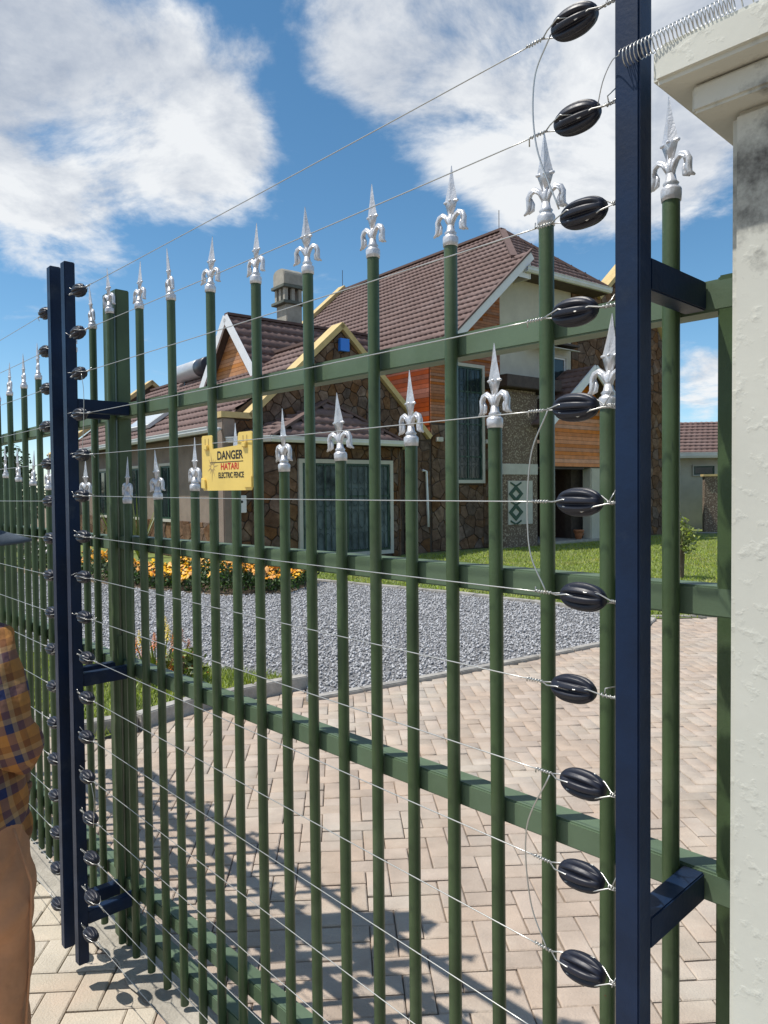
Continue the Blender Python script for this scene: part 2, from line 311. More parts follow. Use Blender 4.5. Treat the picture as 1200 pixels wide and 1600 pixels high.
def inpoly(P, poly):
    x, y = P[:, 0], P[:, 1]; r = np.zeros(len(P), bool); n = len(poly)
    for i in range(n):
        x0, y0 = poly[i]; x1, y1 = poly[(i + 1) % n]
        c = ((y0 > y) != (y1 > y)) & (x < (x1 - x0) * (y - y0) / (y1 - y0 + 1e-12) + x0); r ^= c
    return r
def sheet(name, poly, z, m, **k):
    me = bpy.data.meshes.new(name); me.from_pydata([(x, y, z) for x, y in poly], [], [tuple(range(len(poly)))])
    bm = bmesh.new(); bm.from_mesh(me); bmesh.ops.recalc_face_normals(bm, faces=bm.faces)
    if sum(f.normal.z for f in bm.faces) < 0: bmesh.ops.reverse_faces(bm, faces=bm.faces)
    bm.to_mesh(me); bm.free(); return link(name, me, m, **k)
ORD = ['topmost', 'second', 'third', 'fourth', 'fifth', 'sixth', 'seventh', 'eighth', 'ninth', 'tenth', 'eleventh', 'twelfth', 'thirteenth', 'fourteenth', 'fifteenth', 'sixteenth', 'lowest']

# ------------------------------------------------------------------ gate frames
A1 = R(43.76); N1 = Vector((math.cos(A1), math.sin(A1), 0)); D1 = Vector((-math.sin(A1), math.cos(A1), 0)); G0 = 1.572 * math.cos(A1)
A2 = R(41.0); N2 = Vector((math.cos(A2), math.sin(A2), 0)); D2 = Vector((-math.sin(A2), math.cos(A2), 0)); MEET = N1 * G0 + D1 * 2.64
def gp(s, n, z=0): return N1 * n + D1 * s + Vector((0, 0, z))     # point by distance along the gate, distance across, height

# ------------------------------------------------------------------ ground, paving, gravel, lawn
sheet('ground', [(-400, -400), (400, -400), (400, 600), (-400, 600)], -0.05, SOIL, kind='structure')
KN = [(-0.627, 5.86), (0.564, 6.63), (1.5, 7.27), (2.5, 8.01), (3.05, 8.7), (3.42, 9.40)]           # paving / gravel kerb
KF = [(-1.325, 13.74), (-0.1, 12.75), (1.02, 11.87), (2.3, 10.65), (3.0, 9.85), (3.42, 9.40)]       # gravel / lawn kerb
KI = [(-6.5, 7.6), (-4.5, 6.45), (-2.9, 5.55), (-2.2, 5.0), (-1.95, 4.95), (-1.77, 5.21), (-1.5, 5.61), (-1.145, 5.92), (-0.68, 6.26)]   # island kerb
IB = [(-0.68, 6.26), (-0.957, 6.6), (-1.93, 7.07), (-2.92, 7.41), (-6.5, 8.6)]
BED = [(-1.17, 13.35), (-1.58, 12.05), (-2.58, 11.82), (-4.55, 13.06), (-6.3, 14.4), (-9.0, 16.6)]
gravel_poly = KN + KF[::-1][1:] + BED + [(-14, 19), (-16, 12)] + IB[::-1] + []
lawn_poly = KF + [(4.2, 9.45), (9, 9.0), (20, 13), (24, 45), (-10, 45), (-11.5, 21), (-9, 17.5), (-3, 15.6)]
isl_poly = KI + IB[1:]
sheet('gravel_bed', gravel_poly, 0.004, GRAVB, kind='structure')
sheet('lawn_ground', lawn_poly, 0.008, LAWN, kind='structure')
sheet('lawn_island_ground', isl_poly, 0.012, LAWN, kind='structure')

def pave_kind(x, y):
    n = N1.x * x + N1.y * y
    if n <= 1.13: return 2
    return 1
pave_in = [(-8, 9.5)] + KI + KN + [(4.2, 9.45), (9, 9.0), (9, -6), (0, -3)]
pave = link('paving', None, None, kind='structure')
pave_base = sheet('bedding_sand', [(-7, 8), (-6.5, 7.6), (-4.5, 6.45), (-2.9, 5.55), (-2.2, 5.0), (-1.95, 4.95), (-1.5, 5.61), (-0.68, 6.26)] + KN + [(4.2, 9.45), (9, 9.0), (9, -8), (-9, -8), (-9, 8)], -0.012, SAND)
pave_base.parent = pave
def paver_mesh(L_, W_):
    g = 0.0024; c = 0.005; z = 0.0
    x0, x1, y0, y1 = -L_ / 2 + g, L_ / 2 - g, -W_ / 2 + g, W_ / 2 - g
    v = [(x0, y0, -.03), (x1, y0, -.03), (x1, y1, -.03), (x0, y1, -.03), (x0, y0, z - c * .7), (x1, y0, z - c * .7), (x1, y1, z - c * .7), (x0, y1, z - c * .7),
         (x0 + c, y0 + c, z), (x1 - c, y0 + c, z), (x1 - c, y1 - c, z), (x0 + c, y1 - c, z)]
    f = [(0, 1, 5, 4), (1, 2, 6, 5), (2, 3, 7, 6), (3, 0, 4, 7), (4, 5, 9, 8), (5, 6, 10, 9), (6, 7, 11, 10), (7, 4, 8, 11), (8, 9, 10, 11)]
    return v, f
pv, pf = paver_mesh(0.2, 0.1)
pm = {}
for k, mm in ((1, PAVE), (2, PAVEOUT)):
    me = bpy.data.meshes.new('paving_block'); me.from_pydata(pv, [], pf); me.update(); me.materials.append(mm); pm[k] = me
rot = R(3.5); cr, sr = math.cos(rot), math.sin(rot)
spots = []
poly_np = [np.array([[0, 0]])]
for i in range(-95, 95):
    for j in range(-30, 110):
        k = (i - j) % 4
        if k == 0: cx, cy, a = (i + 1) * .1, (j + .5) * .1, 0
        elif k == 3: cx, cy, a = (i + .5) * .1, (j + 1) * .1, PI / 2
        else: continue
        spots.append((cx * cr - cy * sr, cx * sr + cy * cr, a + rot))
S = np.array(spots); S = S[inpoly(S[:, :2], pave_in) & (S[:, 1] > -1.2) & (np.abs(S[:, 0]) < 7)]
dist = np.hypot(S[:, 0], S[:, 1]); vis = (S[:, 1] > 2.05) & (np.abs(S[:, 0] / np.maximum(S[:, 1], .1)) < .56)
order = np.lexsort((dist, ~vis)); single = set(order[:300].tolist())
jv = {1: ([], []), 2: ([], [])}; nb = {1: 0, 2: 0}; pv_np = np.array(pv); pf_np = np.array(pf)
for q, (x, y, a) in enumerate(S):
    k = pave_kind(x, y)
    if k == 0: continue
    dz = random.gauss(0, .0022); tx, ty = random.gauss(0, .006), random.gauss(0, .006); a += random.gauss(0, .006)
    if q in single:
        link('paving_block', pm[k], None, pave, (x, y, dz), (tx, ty, a))
    else:
        M = np.array(Matrix.Translation((x, y, dz)) @ Matrix.Rotation(a, 4, 'Z') @ Matrix.Rotation(tx, 4, 'X') @ Matrix.Rotation(ty, 4, 'Y'))
        jv[k][0].append(pv_np @ M[:3, :3].T + M[:3, 3]); jv[k][1].append(pf_np + nb[k]); nb[k] += len(pv)
for k, mm in ((1, PAVE), (2, PAVEOUT)):
    np_mesh('paving_blocks_far', np.concatenate(jv[k][0]), np.concatenate(jv[k][1]), mm, pave, kind='stuff')
# concrete strip under the gate
mb = MB(); ns = 40
prof = [(-1.2 + 6.2 * i / ns) for i in range(ns + 1)]
v = []
for s_ in prof:
    for n_ in (1.065 + random.uniform(-.022, .022), 1.09, 1.15, 1.205 + random.uniform(-.022, .022)):
        p = gp(s_, n_, 0.010 + random.uniform(-.002, .006)); v.append(tuple(p))
f = [(i * 4 + k, i * 4 + k + 1, i * 4 + k + 5, i * 4 + k + 4) for i in range(ns) for k in range(3)]
mb.add(v, f); mb.build('concrete_strip', CONC, None, kind='structure')

def kerb_run(pts, name, w=0.10, h=0.10, seg=0.5):
    root = link(name, None, None, kind='structure')
    P = [Vector((x, y, 0)) for x, y in pts]; path = []
    for a, b in zip(P, P[1:]):
        n = max(1, int((b - a).length / .05))
        for i in range(n): path.append(a.lerp(b, i / n))
    path.append(P[-1]); acc = 0; start = path[0]
    for a, b in zip(path, path[1:]):
        acc += (b - a).length
        if acc >= seg or b is path[-1]:
            d_ = b - start; L_ = d_.length
            if L_ > .05:
                o = MB().box(-L_ / 2 + .004, L_ / 2 - .004, -w / 2, w / 2, -.03, h + random.uniform(-.006, .006)).build('kerb_stone', KERB, root, bevel=.008)
                c = (start + b) / 2; o.location = c; o.rotation_euler = (random.gauss(0, .01), 0, math.atan2(d_.y, d_.x))
            start = b; acc = 0
kerb_run(KN, 'gravel_kerb', h=.03, w=.09)
kerb_run(KF[:-1], 'lawn_kerb', h=.05, w=.14)
kerb_run(KI, 'island_kerb', h=.11)
kerb_run([(3.42, 9.52), (4.2, 9.5), (9, 9.05)], 'lawn_front_kerb', h=.03, w=.10)

# gravel stones
cube = np.array([(-1, -1, -1), (1, -1, -1), (1, 1, -1), (-1, 1, -1), (-1, -1, 1), (1, -1, 1), (1, 1, 1), (-1, 1, 1)], float) * .58
cubef = np.array([(0, 3, 2, 1), (4, 5, 6, 7), (0, 1, 5, 4), (1, 2, 6, 5), (2, 3, 7, 6), (3, 0, 4, 7)])
NG = 120000; P = np.c_[rng.uniform(-11, 3.6, NG), 5.8 + 12 * rng.beta(1.1, 1.6, NG)]
P = P[inpoly(P, gravel_poly) & (np.abs(P[:, 0] / P[:, 1]) < .62)]; NG = len(P)
def rand_rot(n):
    q = rng.normal(size=(n, 4)); q /= np.linalg.norm(q, axis=1)[:, None]; w, x, y, z = q.T
    return np.stack([np.stack([1 - 2 * (y * y + z * z), 2 * (x * y - z * w), 2 * (x * z + y * w)], -1), np.stack([2 * (x * y + z * w), 1 - 2 * (x * x + z * z), 2 * (y * z - x * w)], -1), np.stack([2 * (x * z - y * w), 2 * (y * z + x * w), 1 - 2 * (x * x + y * y)], -1)], 1)
V = cube[None] * rng.uniform(.7, 1.25, (NG, 8, 3)) * (rng.uniform(.009, .019, (NG, 1, 1)) * rng.uniform(.6, 1.2, (NG, 1, 3)))
V = np.einsum('nij,nkj->nki', rand_rot(NG), V); V[:, :, 0] += P[:, 0, None]; V[:, :, 1] += P[:, 1, None]; V[:, :, 2] += rng.uniform(.006, .022, NG)[:, None]
Fc = (cubef[None] + (np.arange(NG) * 8)[:, None, None]).reshape(-1, 4)
np_mesh('gravel_stones', V.reshape(-1, 3), Fc, GRAV, None, label='loose grey crushed stone covering the drive beyond the gate', cat='gravel', kind='stuff')

def blades(name, P, hmin, hmax, w, m, z=0.008, **k):
    n = len(P); a = rng.uniform(0, 2 * PI, n); h = rng.uniform(hmin, hmax, n); lean = rng.normal(0, .45, (n, 2)) * h[:, None]
    dx, dy = np.cos(a) * w, np.sin(a) * w; V = np.zeros((n, 3, 3))
    V[:, 0] = np.c_[P[:, 0] - dx, P[:, 1] - dy, np.full(n, z)]; V[:, 1] = np.c_[P[:, 0] + dx, P[:, 1] + dy, np.full(n, z)]; V[:, 2] = np.c_[P[:, 0] + lean[:, 0], P[:, 1] + lean[:, 1], z + h]
    return np_mesh(name, V.reshape(-1, 3), np.arange(n * 3).reshape(-1, 3), m, None, **k)
H0 = Vector((1.5572, 20.0774, 0)); TH = R(52); U = Vector((math.sin(TH), math.cos(TH), 0)); Vv = Vector((-math.cos(TH), math.sin(TH), 0))
n = 210000; P = np.c_[rng.uniform(-2, 15, n), 9 + 17 * rng.beta(1, 1.5, n)]
tq = (P[:, 0] - H0.x) * Vv.x + (P[:, 1] - H0.y) * Vv.y
P = P[inpoly(P, lawn_poly) & (tq < -.55) & (np.abs(P[:, 0] / P[:, 1]) < .62)]
blades('lawn_grass', P, .025, .06, .007, GRASS, label='sunlit mown lawn between the gravel drive and the house', cat='grass', kind='stuff')
n = 60000; P = np.c_[rng.uniform(-6, -.6, n), rng.uniform(4.9, 8.6, n)]; P = P[inpoly(P, isl_poly)]
blades('island_grass', P, .03, .075, .005, GRASS, z=.012, label='small patch of grass inside the dark kerb beside the gravel', cat='grass', kind='stuff')

# ------------------------------------------------------------------ gate leaves
def tube_mesh(name, r, L_, seg=16):
    return MB().lathe([(r * .97, 0), (r, .002), (r, L_ - .002), (r * .97, L_)], seg).mesh(name, True)
def finial_mesh():
    m = MB()
    m.lathe([(.0150, -.012), (.0158, -.004), (.0160, .004), (.0150, .007), (.0112, .010), (.0108, .0125), (.0125, .0150), (.0090, .019), (.0070, .030)], 14)
    # stem
    m.tube([(0, 0, .02), (0, 0, .042), (0, 0, .062)], [.0075, .0058, .0042], 8)
    for s in (-1, 1):     # scrolled leaves
        path = [(.001, .020), (.004, .036), (.0105, .0485), (.0195, .0545), (.0280, .0510), (.0320, .042), (.0310, .031), (.0330, .020), (.0415, .0145)]
        m.tube([(s * x, 0, z) for x, z in path], [.0046, .0050, .0052, .0052, .0052, .0056, .0058, .0046, .0018], 8)
        m.tube([(s * x, 0, z) for x, z in [(.0265, .041), (.0235, .031), (.0245, .0210), (.033, .0160)]], [.0015, .0034, .0038, .002], 6)
        m.tube([(s * x, .0045, z) for x, z in [(.0055, .034), (.0115, .0460), (.0195, .0512), (.0270, .0465), (.0292, .036)]], [.0016, .0022, .0024, .0024, .0012], 6)
    # spear head: lower taper, cross ridge, long blade (diamond section)
    def dia(w, t, z): return [(-w, 0, z), (0, -t, z), (w, 0, z), (0, t, z)]
    secs = [dia(.0060, .005, .050), dia(.0155, .0060, .0775), dia(.0150, .0060, .0795), dia(.0075, .0042, .112), dia(.0008, .0008, .150)]
    v = [p for q in secs for p in q]; f = [(i * 4 + k, i * 4 + (k + 1) % 4, i * 4 + 4 + (k + 1) % 4, i * 4 + 4 + k) for i in range(4) for k in range(4)] + [(3, 2, 1, 0), (16, 17, 18, 19)]
    m.add(v, f)
    m.tube([(-.0175, 0, .0785), (-.015, 0, .0785), (.015, 0, .0785), (.0175, 0, .0785)], [.0018, .0032, .0032, .0018], 8)
    m.lathe([(.001, -.008), (.0042, -.004), (.0042, .004), (.001, .008)], 8, lambda p: (p[0], p[2], p[1] + .0785))
    me = m.mesh('finial', True)
    for p in me.polygons:
        if len(p.vertices) == 4 and max(me.vertices[i].co.z for i in p.vertices) > .1: p.use_smooth = False
    me.materials.append(SILVER); return me
FIN = finial_mesh()
def leaf(root, talls, shorts, rails, width, stile_tops, stiles, post_s, post_w, arms, post_z):
    for s, zt in talls + shorts:
        b = link('bar', tube_mesh('bar', .0134, zt - .03), GREEN, root, (s, random.gauss(0, .0006), .03)); b.rotation_euler = (random.gauss(0, .0012), random.gauss(0, .0012), random.uniform(0, 6))
        fo = link('finial', FIN, None, b, (0, 0, zt - .03)); fo.rotation_euler = (random.gauss(0, .03), random.gauss(0, .03), -b.rotation_euler.z + random.gauss(0, .13))
    for zt in rails:
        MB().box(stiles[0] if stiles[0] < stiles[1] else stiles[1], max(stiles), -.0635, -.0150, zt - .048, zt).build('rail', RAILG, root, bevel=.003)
    for s, zt in zip(stiles, stile_tops):
        MB().box(s - .025, s + .025, -.066, -.0155, .012, zt).build('stile', GREEN, root, bevel=.003)
    p = MB().box(post_s - post_w / 2, post_s + post_w / 2, .185 - post_w / 2, .185 + post_w / 2, post_z[0], post_z[1]).build('blue_post', NAVY, root, bevel=.0025, label='dark navy square post of the electric fence')
    for zt in arms:
        MB().box(post_s - .017, post_s + .017, -.012, .185 - post_w / 2 - .0005, zt - .046, zt - .002).build('bracket_arm', NAVY, p, bevel=.002)
ang1 = math.atan2(D1.y, D1.x); ang2 = math.atan2(D2.y, D2.x)
near = empty('gate_leaf', gp(0, G0), ang1, label='green barred gate leaf with silver finials filling the picture, hung at the white pillar', cat='gate')
tz = [2.130, 2.150, 2.170, 2.198, 2.214, 2.237, 2.260, 2.280, 2.296, 2.322]
sz = [1.966, 1.950, 1.927, 1.903, 1.884, 1.864, 1.837, 1.811, 1.797]
leaf(near, [(.528 + .2289 * i, z) for i, z in enumerate(tz)], [(.642 + .2289 * i, z - .15) for i, z in enumerate(sz)], [1.987, 1.518, 1.070, .270, .123],
     2.2, (1.992, 2.40), (.440, 2.600), .497, .036, (1.987, 1.070, .262), (.05, 2.44))
p = MB().box(2.470, 2.505, .167, .202, .088, 2.43).build('blue_post', NAVY, near, bevel=.0025, label='dark navy square post of the electric fence beside the meeting stiles')
for zt in (1.987, 1.070, .262): MB().box(2.472, 2.503, -.012, .1665, zt - .046, zt - .002).build('bracket_arm', NAVY, p, bevel=.002)
# hinge lugs on the near hinge stile, latch on the meeting stile
for z in (1.80, .45):
    MB().lathe([(.011, 0), (.011, .09)], 12).build('hinge', GREEN, near, smooth=True).location = (.405, -.035, z)
MB().box(2.565, 2.60, -.012, .004, 1.02, 1.16).build('latch_plate', GREEN, near, bevel=.002)
farl = empty('gate_leaf', MEET, ang2, label='farther green gate leaf beyond the pair of blue posts at the left edge', cat='gate')
leaf(farl, [(.115 + .226 * i, 2.296 - .13 * (1 - math.exp(-i * .42)) * 1.15) for i in range(9)], [(.228 + .226 * i, 1.655 + .022 * i) for i in range(9)],
     [1.980, 1.512, 1.065, .270, .123], 2.2, (2.40, 1.99), (.030, 2.14), -.045, .036, (1.980, 1.065, .262), (.095, 2.44))

# ------------------------------------------------------------------ electric fence: insulators and wires
def insulator_mesh():
    m = MB(); seg = 64; rings = 17; v = []; f = []
    for i in range(rings):
        t = -1 + 2 * i / (rings - 1); x = t * .034
        base = .0190 * (max(0.0, 1 - abs(t * .93) ** 2.3)) ** .55 + .002
        for k in range(seg):
            a = 2 * PI * k / seg; g = max(0, min(1, (abs(math.cos(4 * a)) - .25) / .4)); g = g * g * (3 - 2 * g)
            depth = .40 * (1 - abs(t) ** 3)
            r = base * (1 - depth * (1 - g))
            v.append((x, r * math.cos(a), r * math.sin(a)))
    for i in range(rings - 1):
        for k in range(seg): f.append((i * seg + k, i * seg + (k + 1) % seg, (i + 1) * seg + (k + 1) % seg, (i + 1) * seg + k))
    f += [tuple(range(seg - 1, -1, -1)), tuple(range((rings - 1) * seg, rings * seg))]
    m.add(v, f); me = m.mesh('strain_insulator', True); me.materials.append(BLACK); return me
INS = insulator_mesh()
def tie_mesh(L_, seed):
    """loop through the insulator and twisted tail to the post; local x runs to the post"""
    r_ = random.Random(seed); m = MB()
    for s in (-1, 1):
        m.tube([(-.018, .017 * s, .004), (.012, .0195 * s, .003 * s), (.030, .013 * s, .002), (.044, .003 * s, 0), (L_, 0, r_.uniform(-.002, .002))], .0011, 6)
    hel = [(.044 + (L_ - .046) * i / 20, .0026 * math.cos(i * 1.5), .0026 * math.sin(i * 1.5)) for i in range(21)]
    m.tube(hel, .0011, 5)
    m.tube([(.05, 0, .002), (.054, .008 * r_.choice((-1, 1)), .009), (.058, .010, .016)], .001, 5)
    me = m.mesh('tie_wire', True); me.materials.append(WIRE); return me
def wire_thing(a, b, label, group, seed):
    r_ = random.Random(seed); a = Vector(a); b = Vector(b); L_ = (b - a).length; m = MB()
    n = 24; sag = L_ * .0012
    pts = [a.lerp(b, i / n) - Vector((0, 0, sag * 4 * (i / n) * (1 - i / n))) for i in range(n + 1)]
    m.tube(pts, .00105, 6)
    dv = (b - a).normalized(); x = dv.cross(Vector((0, 0, 1))).normalized(); y = x.cross(dv)
    for o, sg in ((a, 1), (b, -1)):       # wrapped ends
        hel = [o + dv * sg * (.004 + .027 * i / 26) + (x * math.cos(i * 1.35) + y * math.sin(i * 1.35)) * .0021 for i in range(27)]
        tail = [hel[-1], hel[-1] + dv * sg * .004 + y * r_.uniform(-.012, .012) + x * .006]
        m.tube(hel + [tail[1]], .00115, 5)
        for s in (-1, 1): m.tube([o + dv * sg * .004, o - dv * sg * .012 + x * s * .012, o - dv * sg * .034 + x * s * .0195 + y * .004, o - dv * sg * .05 + x * s * .013], .0011, 5)
    c = (a + b) / 2; m.v = [tuple(Vector(p) - c) for p in m.v]
    return m.build('fence_wire', WIRE, None, smooth=True, loc=c, label=label, cat='wire', group=group)
NW = 17; PN = G0 - .185
SR, SL = .578, 2.392
for i in range(NW):
    zr, zl = 2.338 - .1374 * i, 2.318 - .131 * i
    sr_ = SR + random.uniform(-.010, .012); sl_ = SL + random.uniform(-.012, .010)
    pr, pl = gp(sr_, PN - .004, zr), gp(sl_, PN - .004, zl); dv = (pl - pr).normalized()
    tw = random.uniform(-.25, .25)
    for p, to, word, q in ((pr, -1, 'near blue post at the right', 0), (pl, 1, 'farther blue post, on its side facing the house', 1)):
        # the insulator droops a little on its tie
        ax = dv * to + Vector((0, 0, random.uniform(-.05, .05)))
        o = link('strain_insulator', INS, None, None, p, label='%s black egg-shaped insulator tied to the %s' % (ORD[i], word), cat='insulator', group='insulators of the near gate leaf')
        o.rotation_mode = 'QUATERNION'; o.rotation_quaternion = ax.to_track_quat('X', 'Z') @ Matrix.Rotation(random.uniform(-.8, .8), 4, 'X').to_quaternion()
        gapl = (sr_ - .515) if q == 0 else (2.470 - sl_)
        link('tie_wire', tie_mesh(max(.05, gapl + .004), i * 2 + q), None, o)
    wire_thing(pr + dv * .05, pl - dv * .05, '%s thin electric fence wire strung across the near gate leaf' % ORD[i], 'wires of the near gate leaf', i)
    # far leaf
    pa = MEET + N2 * -.189 + D2 * (.045 + random.uniform(-.008, .008)) + Vector((0, 0, 2.30 - .131 * i)); pb = MEET + N2 * -.189 + D2 * 2.05 + Vector((0, 0, 2.31 - .133 * i)); dv = (pb - pa).normalized()
    o = link('strain_insulator', INS, None, None, pa, label='%s black insulator on the left blue post, on its side away from the house' % ORD[i], cat='insulator', group='insulators of the farther gate leaf')
    o.rotation_mode = 'QUATERNION'; o.rotation_quaternion = (-dv).to_track_quat('X', 'Z') @ Matrix.Rotation(random.uniform(-.8, .8), 4, 'X').to_quaternion()
    link('tie_wire', tie_mesh(.05, 100 + i), None, o)
    wire_thing(pa + dv * .05, pb, '%s thin electric wire across the farther gate leaf at the left edge' % ORD[i], 'wires of the farther gate leaf', 200 + i)
def curve_pts(P, n=24):
    P = [Vector(p) for p in P]; Q = [P[0] * 2 - P[1]] + P + [P[-1] * 2 - P[-2]]; out = []
    for i in range(1, len(Q) - 2):
        for k in range(n // (len(P) - 1)):
            t = k / (n // (len(P) - 1)); a, b, c, d_ = Q[i - 1], Q[i], Q[i + 1], Q[i + 2]
            out.append(.5 * ((2 * b) + (c - a) * t + (2 * a - 5 * b + 4 * c - d_) * t * t + (3 * b - a - 3 * c + d_) * t ** 3))
    return out + [P[-1]]
for J, lab in (([(.619, 2.333), (.648, 2.278), (.645, 2.182), (.606, 2.077)], 'drooping jumper wire linking the topmost insulators near the right post'),
               ([(.625, 1.790), (.658, 1.714), (.661, 1.586), (.630, 1.515)], 'drooping jumper wire at mid height beside the right post'),
               ([(.625, 1.240), (.667, 1.146), (.661, 1.036), (.630, .969)], 'drooping jumper wire low down beside the right post, above the paving')):
    MB().tube(curve_pts([gp(s, PN - .012, z) for s, z in J]), .0012, 6).build('jumper_wire', WIRE, None, smooth=True, label=lab, cat='wire', group='jumper wires')
for J, lab in (([(2.36, 2.05), (2.345, 1.99), (2.35, 1.90), (2.37, 1.78)], 'short jumper wire linking upper insulators at the farther blue post'),
               ([(2.35, .74), (2.33, .69), (2.335, .64), (2.34, .60)], 'short jumper wire low down at the farther blue post')):
    MB().tube(curve_pts([gp(s, PN - .012, z) for s, z in J]), .0010, 6).build('jumper_wire', WIRE, None, smooth=True, label=lab, cat='wire', group='jumper wires')
# coiled earth wire running from the post along the top of the pillar cap
m = MB(); pts = []
A_, B_ = gp(.500, .928, 2.243), gp(.36, .938, 2.256)
C_ = gp(.02, .945, 2.258)
tot = 56
for i in range(tot * 12 + 1):
    t = i / (tot * 12); base = A_.lerp(B_, t / .5) if t < .5 else B_.lerp(C_, (t - .5) / .5)
    ax = (C_ - A_).normalized(); x = ax.cross(Vector((0, 0, 1))).normalized(); y = x.cross(ax)
    rr = .0120 * (1 - .4 * t); a = i / 12 * 2 * PI
    pts.append(base + x * rr * math.cos(a) + y * rr * math.sin(a))
lead = curve_pts([gp(.548, PN - .006, 2.20), gp(.530, PN - .022, 2.225), gp(.515, PN - .025, 2.245), pts[0]], 12)
m.tube(lead + pts, .00075, 5); m.build('coiled_wire', WIRE, None, smooth=True, label='loosely coiled galvanised wire lying along the top of the white pillar cap', cat='wire')

# ------------------------------------------------------------------ pillar
pil = empty('gate_pillar', gp(0, G0), ang1, label='rough cream plastered gate pillar with overhanging cap at the right edge', cat='pillar')
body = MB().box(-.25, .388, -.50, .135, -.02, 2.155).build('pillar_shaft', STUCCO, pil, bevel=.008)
o_ = .072
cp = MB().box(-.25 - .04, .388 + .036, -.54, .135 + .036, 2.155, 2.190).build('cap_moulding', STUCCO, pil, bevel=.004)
me = MB(); x0, x1, y0, y1 = -.25 - o_, .388 + o_, -.50 - o_, .135 + o_
me.add([(x0, y0, 2.192), (x1, y0, 2.192), (x1, y1, 2.192), (x0, y1, 2.192), (x0, y0, 2.240), (x1, y0, 2.240), (x1, y1, 2.240), (x0, y1, 2.240), (x0 + .12, y0 + .12, 2.275), (x1 - .12, y0 + .12, 2.275), (x1 - .12, y1 - .12, 2.275), (x0 + .12, y1 - .12, 2.275)],
       [(0, 3, 2, 1), (0, 1, 5, 4), (1, 2, 6, 5), (2, 3, 7, 6), (3, 0, 4, 7), (4, 5, 9, 8), (5, 6, 10, 9), (6, 7, 11, 10), (7, 4, 8, 11), (8, 9, 10, 11)])
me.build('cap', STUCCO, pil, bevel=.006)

# ------------------------------------------------------------------ danger sign
def text_part(body_, size_x, m, parent, loc, rot, height=None):
    cu = bpy.data.curves.new('t', 'FONT'); cu.body = body_; cu.size = 1; cu.offset = .028; cu.extrude = 0
    t = bpy.data.objects.new('t', cu); COL.objects.link(t); dg = bpy.context.evaluated_depsgraph_get()
    me = bpy.data.meshes.new_from_object(t.evaluated_get(dg)); bpy.data.objects.remove(t); bpy.data.curves.remove(cu)
    co = np.array([v.co[:] for v in me.vertices]); w = co[:, 0].max() - co[:, 0].min(); h = co[:, 1].max() - co[:, 1].min()
    sy = (height / h) if height else size_x / w
    for v in me.vertices: v.co = ((v.co.x - co[:, 0].min()) * size_x / w, (v.co.y - co[:, 1].min()) * sy, 0)
    me.materials.clear(); me.materials.append(m)
    return link('lettering', me, m, parent, loc, rot)
SW, SH = .212, .135
sg = empty('danger_sign', gp(1.530, PN - .002, 1.742), ang1 + R(1.5), label='yellow plastic DANGER HATARI ELECTRIC FENCE sign hooked on a fence wire', cat='sign')
# local x runs left in the picture; outline with two hanging tabs, notch between, chamfered foot corners
hw, hh = SW / 2, SH / 2
outl = [(-hw, -hh + .008), (-hw + .006, -hh), (hw - .006, -hh), (hw, -hh + .008), (hw, hh - .004), (hw - .004, hh), (hw - .042, hh), (hw - .046, hh - .004), (hw - .048, hh - .034), (-hw + .058, hh - .030), (-hw + .055, hh - .004), (-hw + .051, hh), (-hw + .004, hh), (-hw, hh - .004)]
def SM(a, b, e): return (a, e, b)
pl_ = MB().prism(outl, -.0015, .0015, SM).build('plate', YELLOW, sg)
for c in (hw - .023, -hw + .027):
    MB().box(c - .009, c + .009, .0015, .0075, hh - .036, hh - .024).build('hook_tab', YELLOW, sg, bevel=.002)
    MB().box(c - .0085, c - .0065, .0016, .0021, hh - .024, hh - .008).box(c + .0065, c + .0085, .0016, .0021, hh - .024, hh - .008).build('slot', INKFADED, sg)
MB().prism([(hw, -hh + .006), (hw - .020, -hh + .004), (hw - .018, -hh + .028), (hw, -hh + .032)], .0015, .006, SM).build('corner_tab', YELLOW, sg, bevel=.0015)
MB().prism([(-hw, -hh + .006), (-hw + .030, -hh + .006), (-hw + .026, -hh + .020), (-hw, -hh + .034)], .0015, .004, SM).build('corner_tab', YELLOW, sg, bevel=.0012)
trot = (R(90), 0, PI)
text_part('DANGER', .108, INKBLACK, sg, (.037, .0019, .006), trot, .021)
text_part('HATARI', .074, INKRED, sg, (.022, .0019, -.018), trot, .016)
text_part('ELECTRIC FENCE', .106, INKBLACK, sg, (.033, .0019, -.038), trot, .014)
MB().box(-.071, .070, .0016, .0019, -.0005, .0012).build('rule', INKBLACK, sg)
fig = MB(); c0 = (.060, -.010)     # faded shock-burst figure
for k in range(11):
    a = k * 2 * PI / 11 + .2; r0, r1 = .006, .016 + .012 * ((k * 7) % 3) / 2; w = .0022
    ca, sa = math.cos(a), math.sin(a)
    fig.add([(c0[0] + r0 * ca - w * sa, .0018, c0[1] + r0 * sa + w * ca), (c0[0] + r0 * ca + w * sa, .0018, c0[1] + r0 * sa - w * ca), (c0[0] + r1 * ca, .0018, c0[1] + r1 * sa * 1.35)], [(0, 1, 2)])
fig.build('shock_figure', INKFADED, sg)

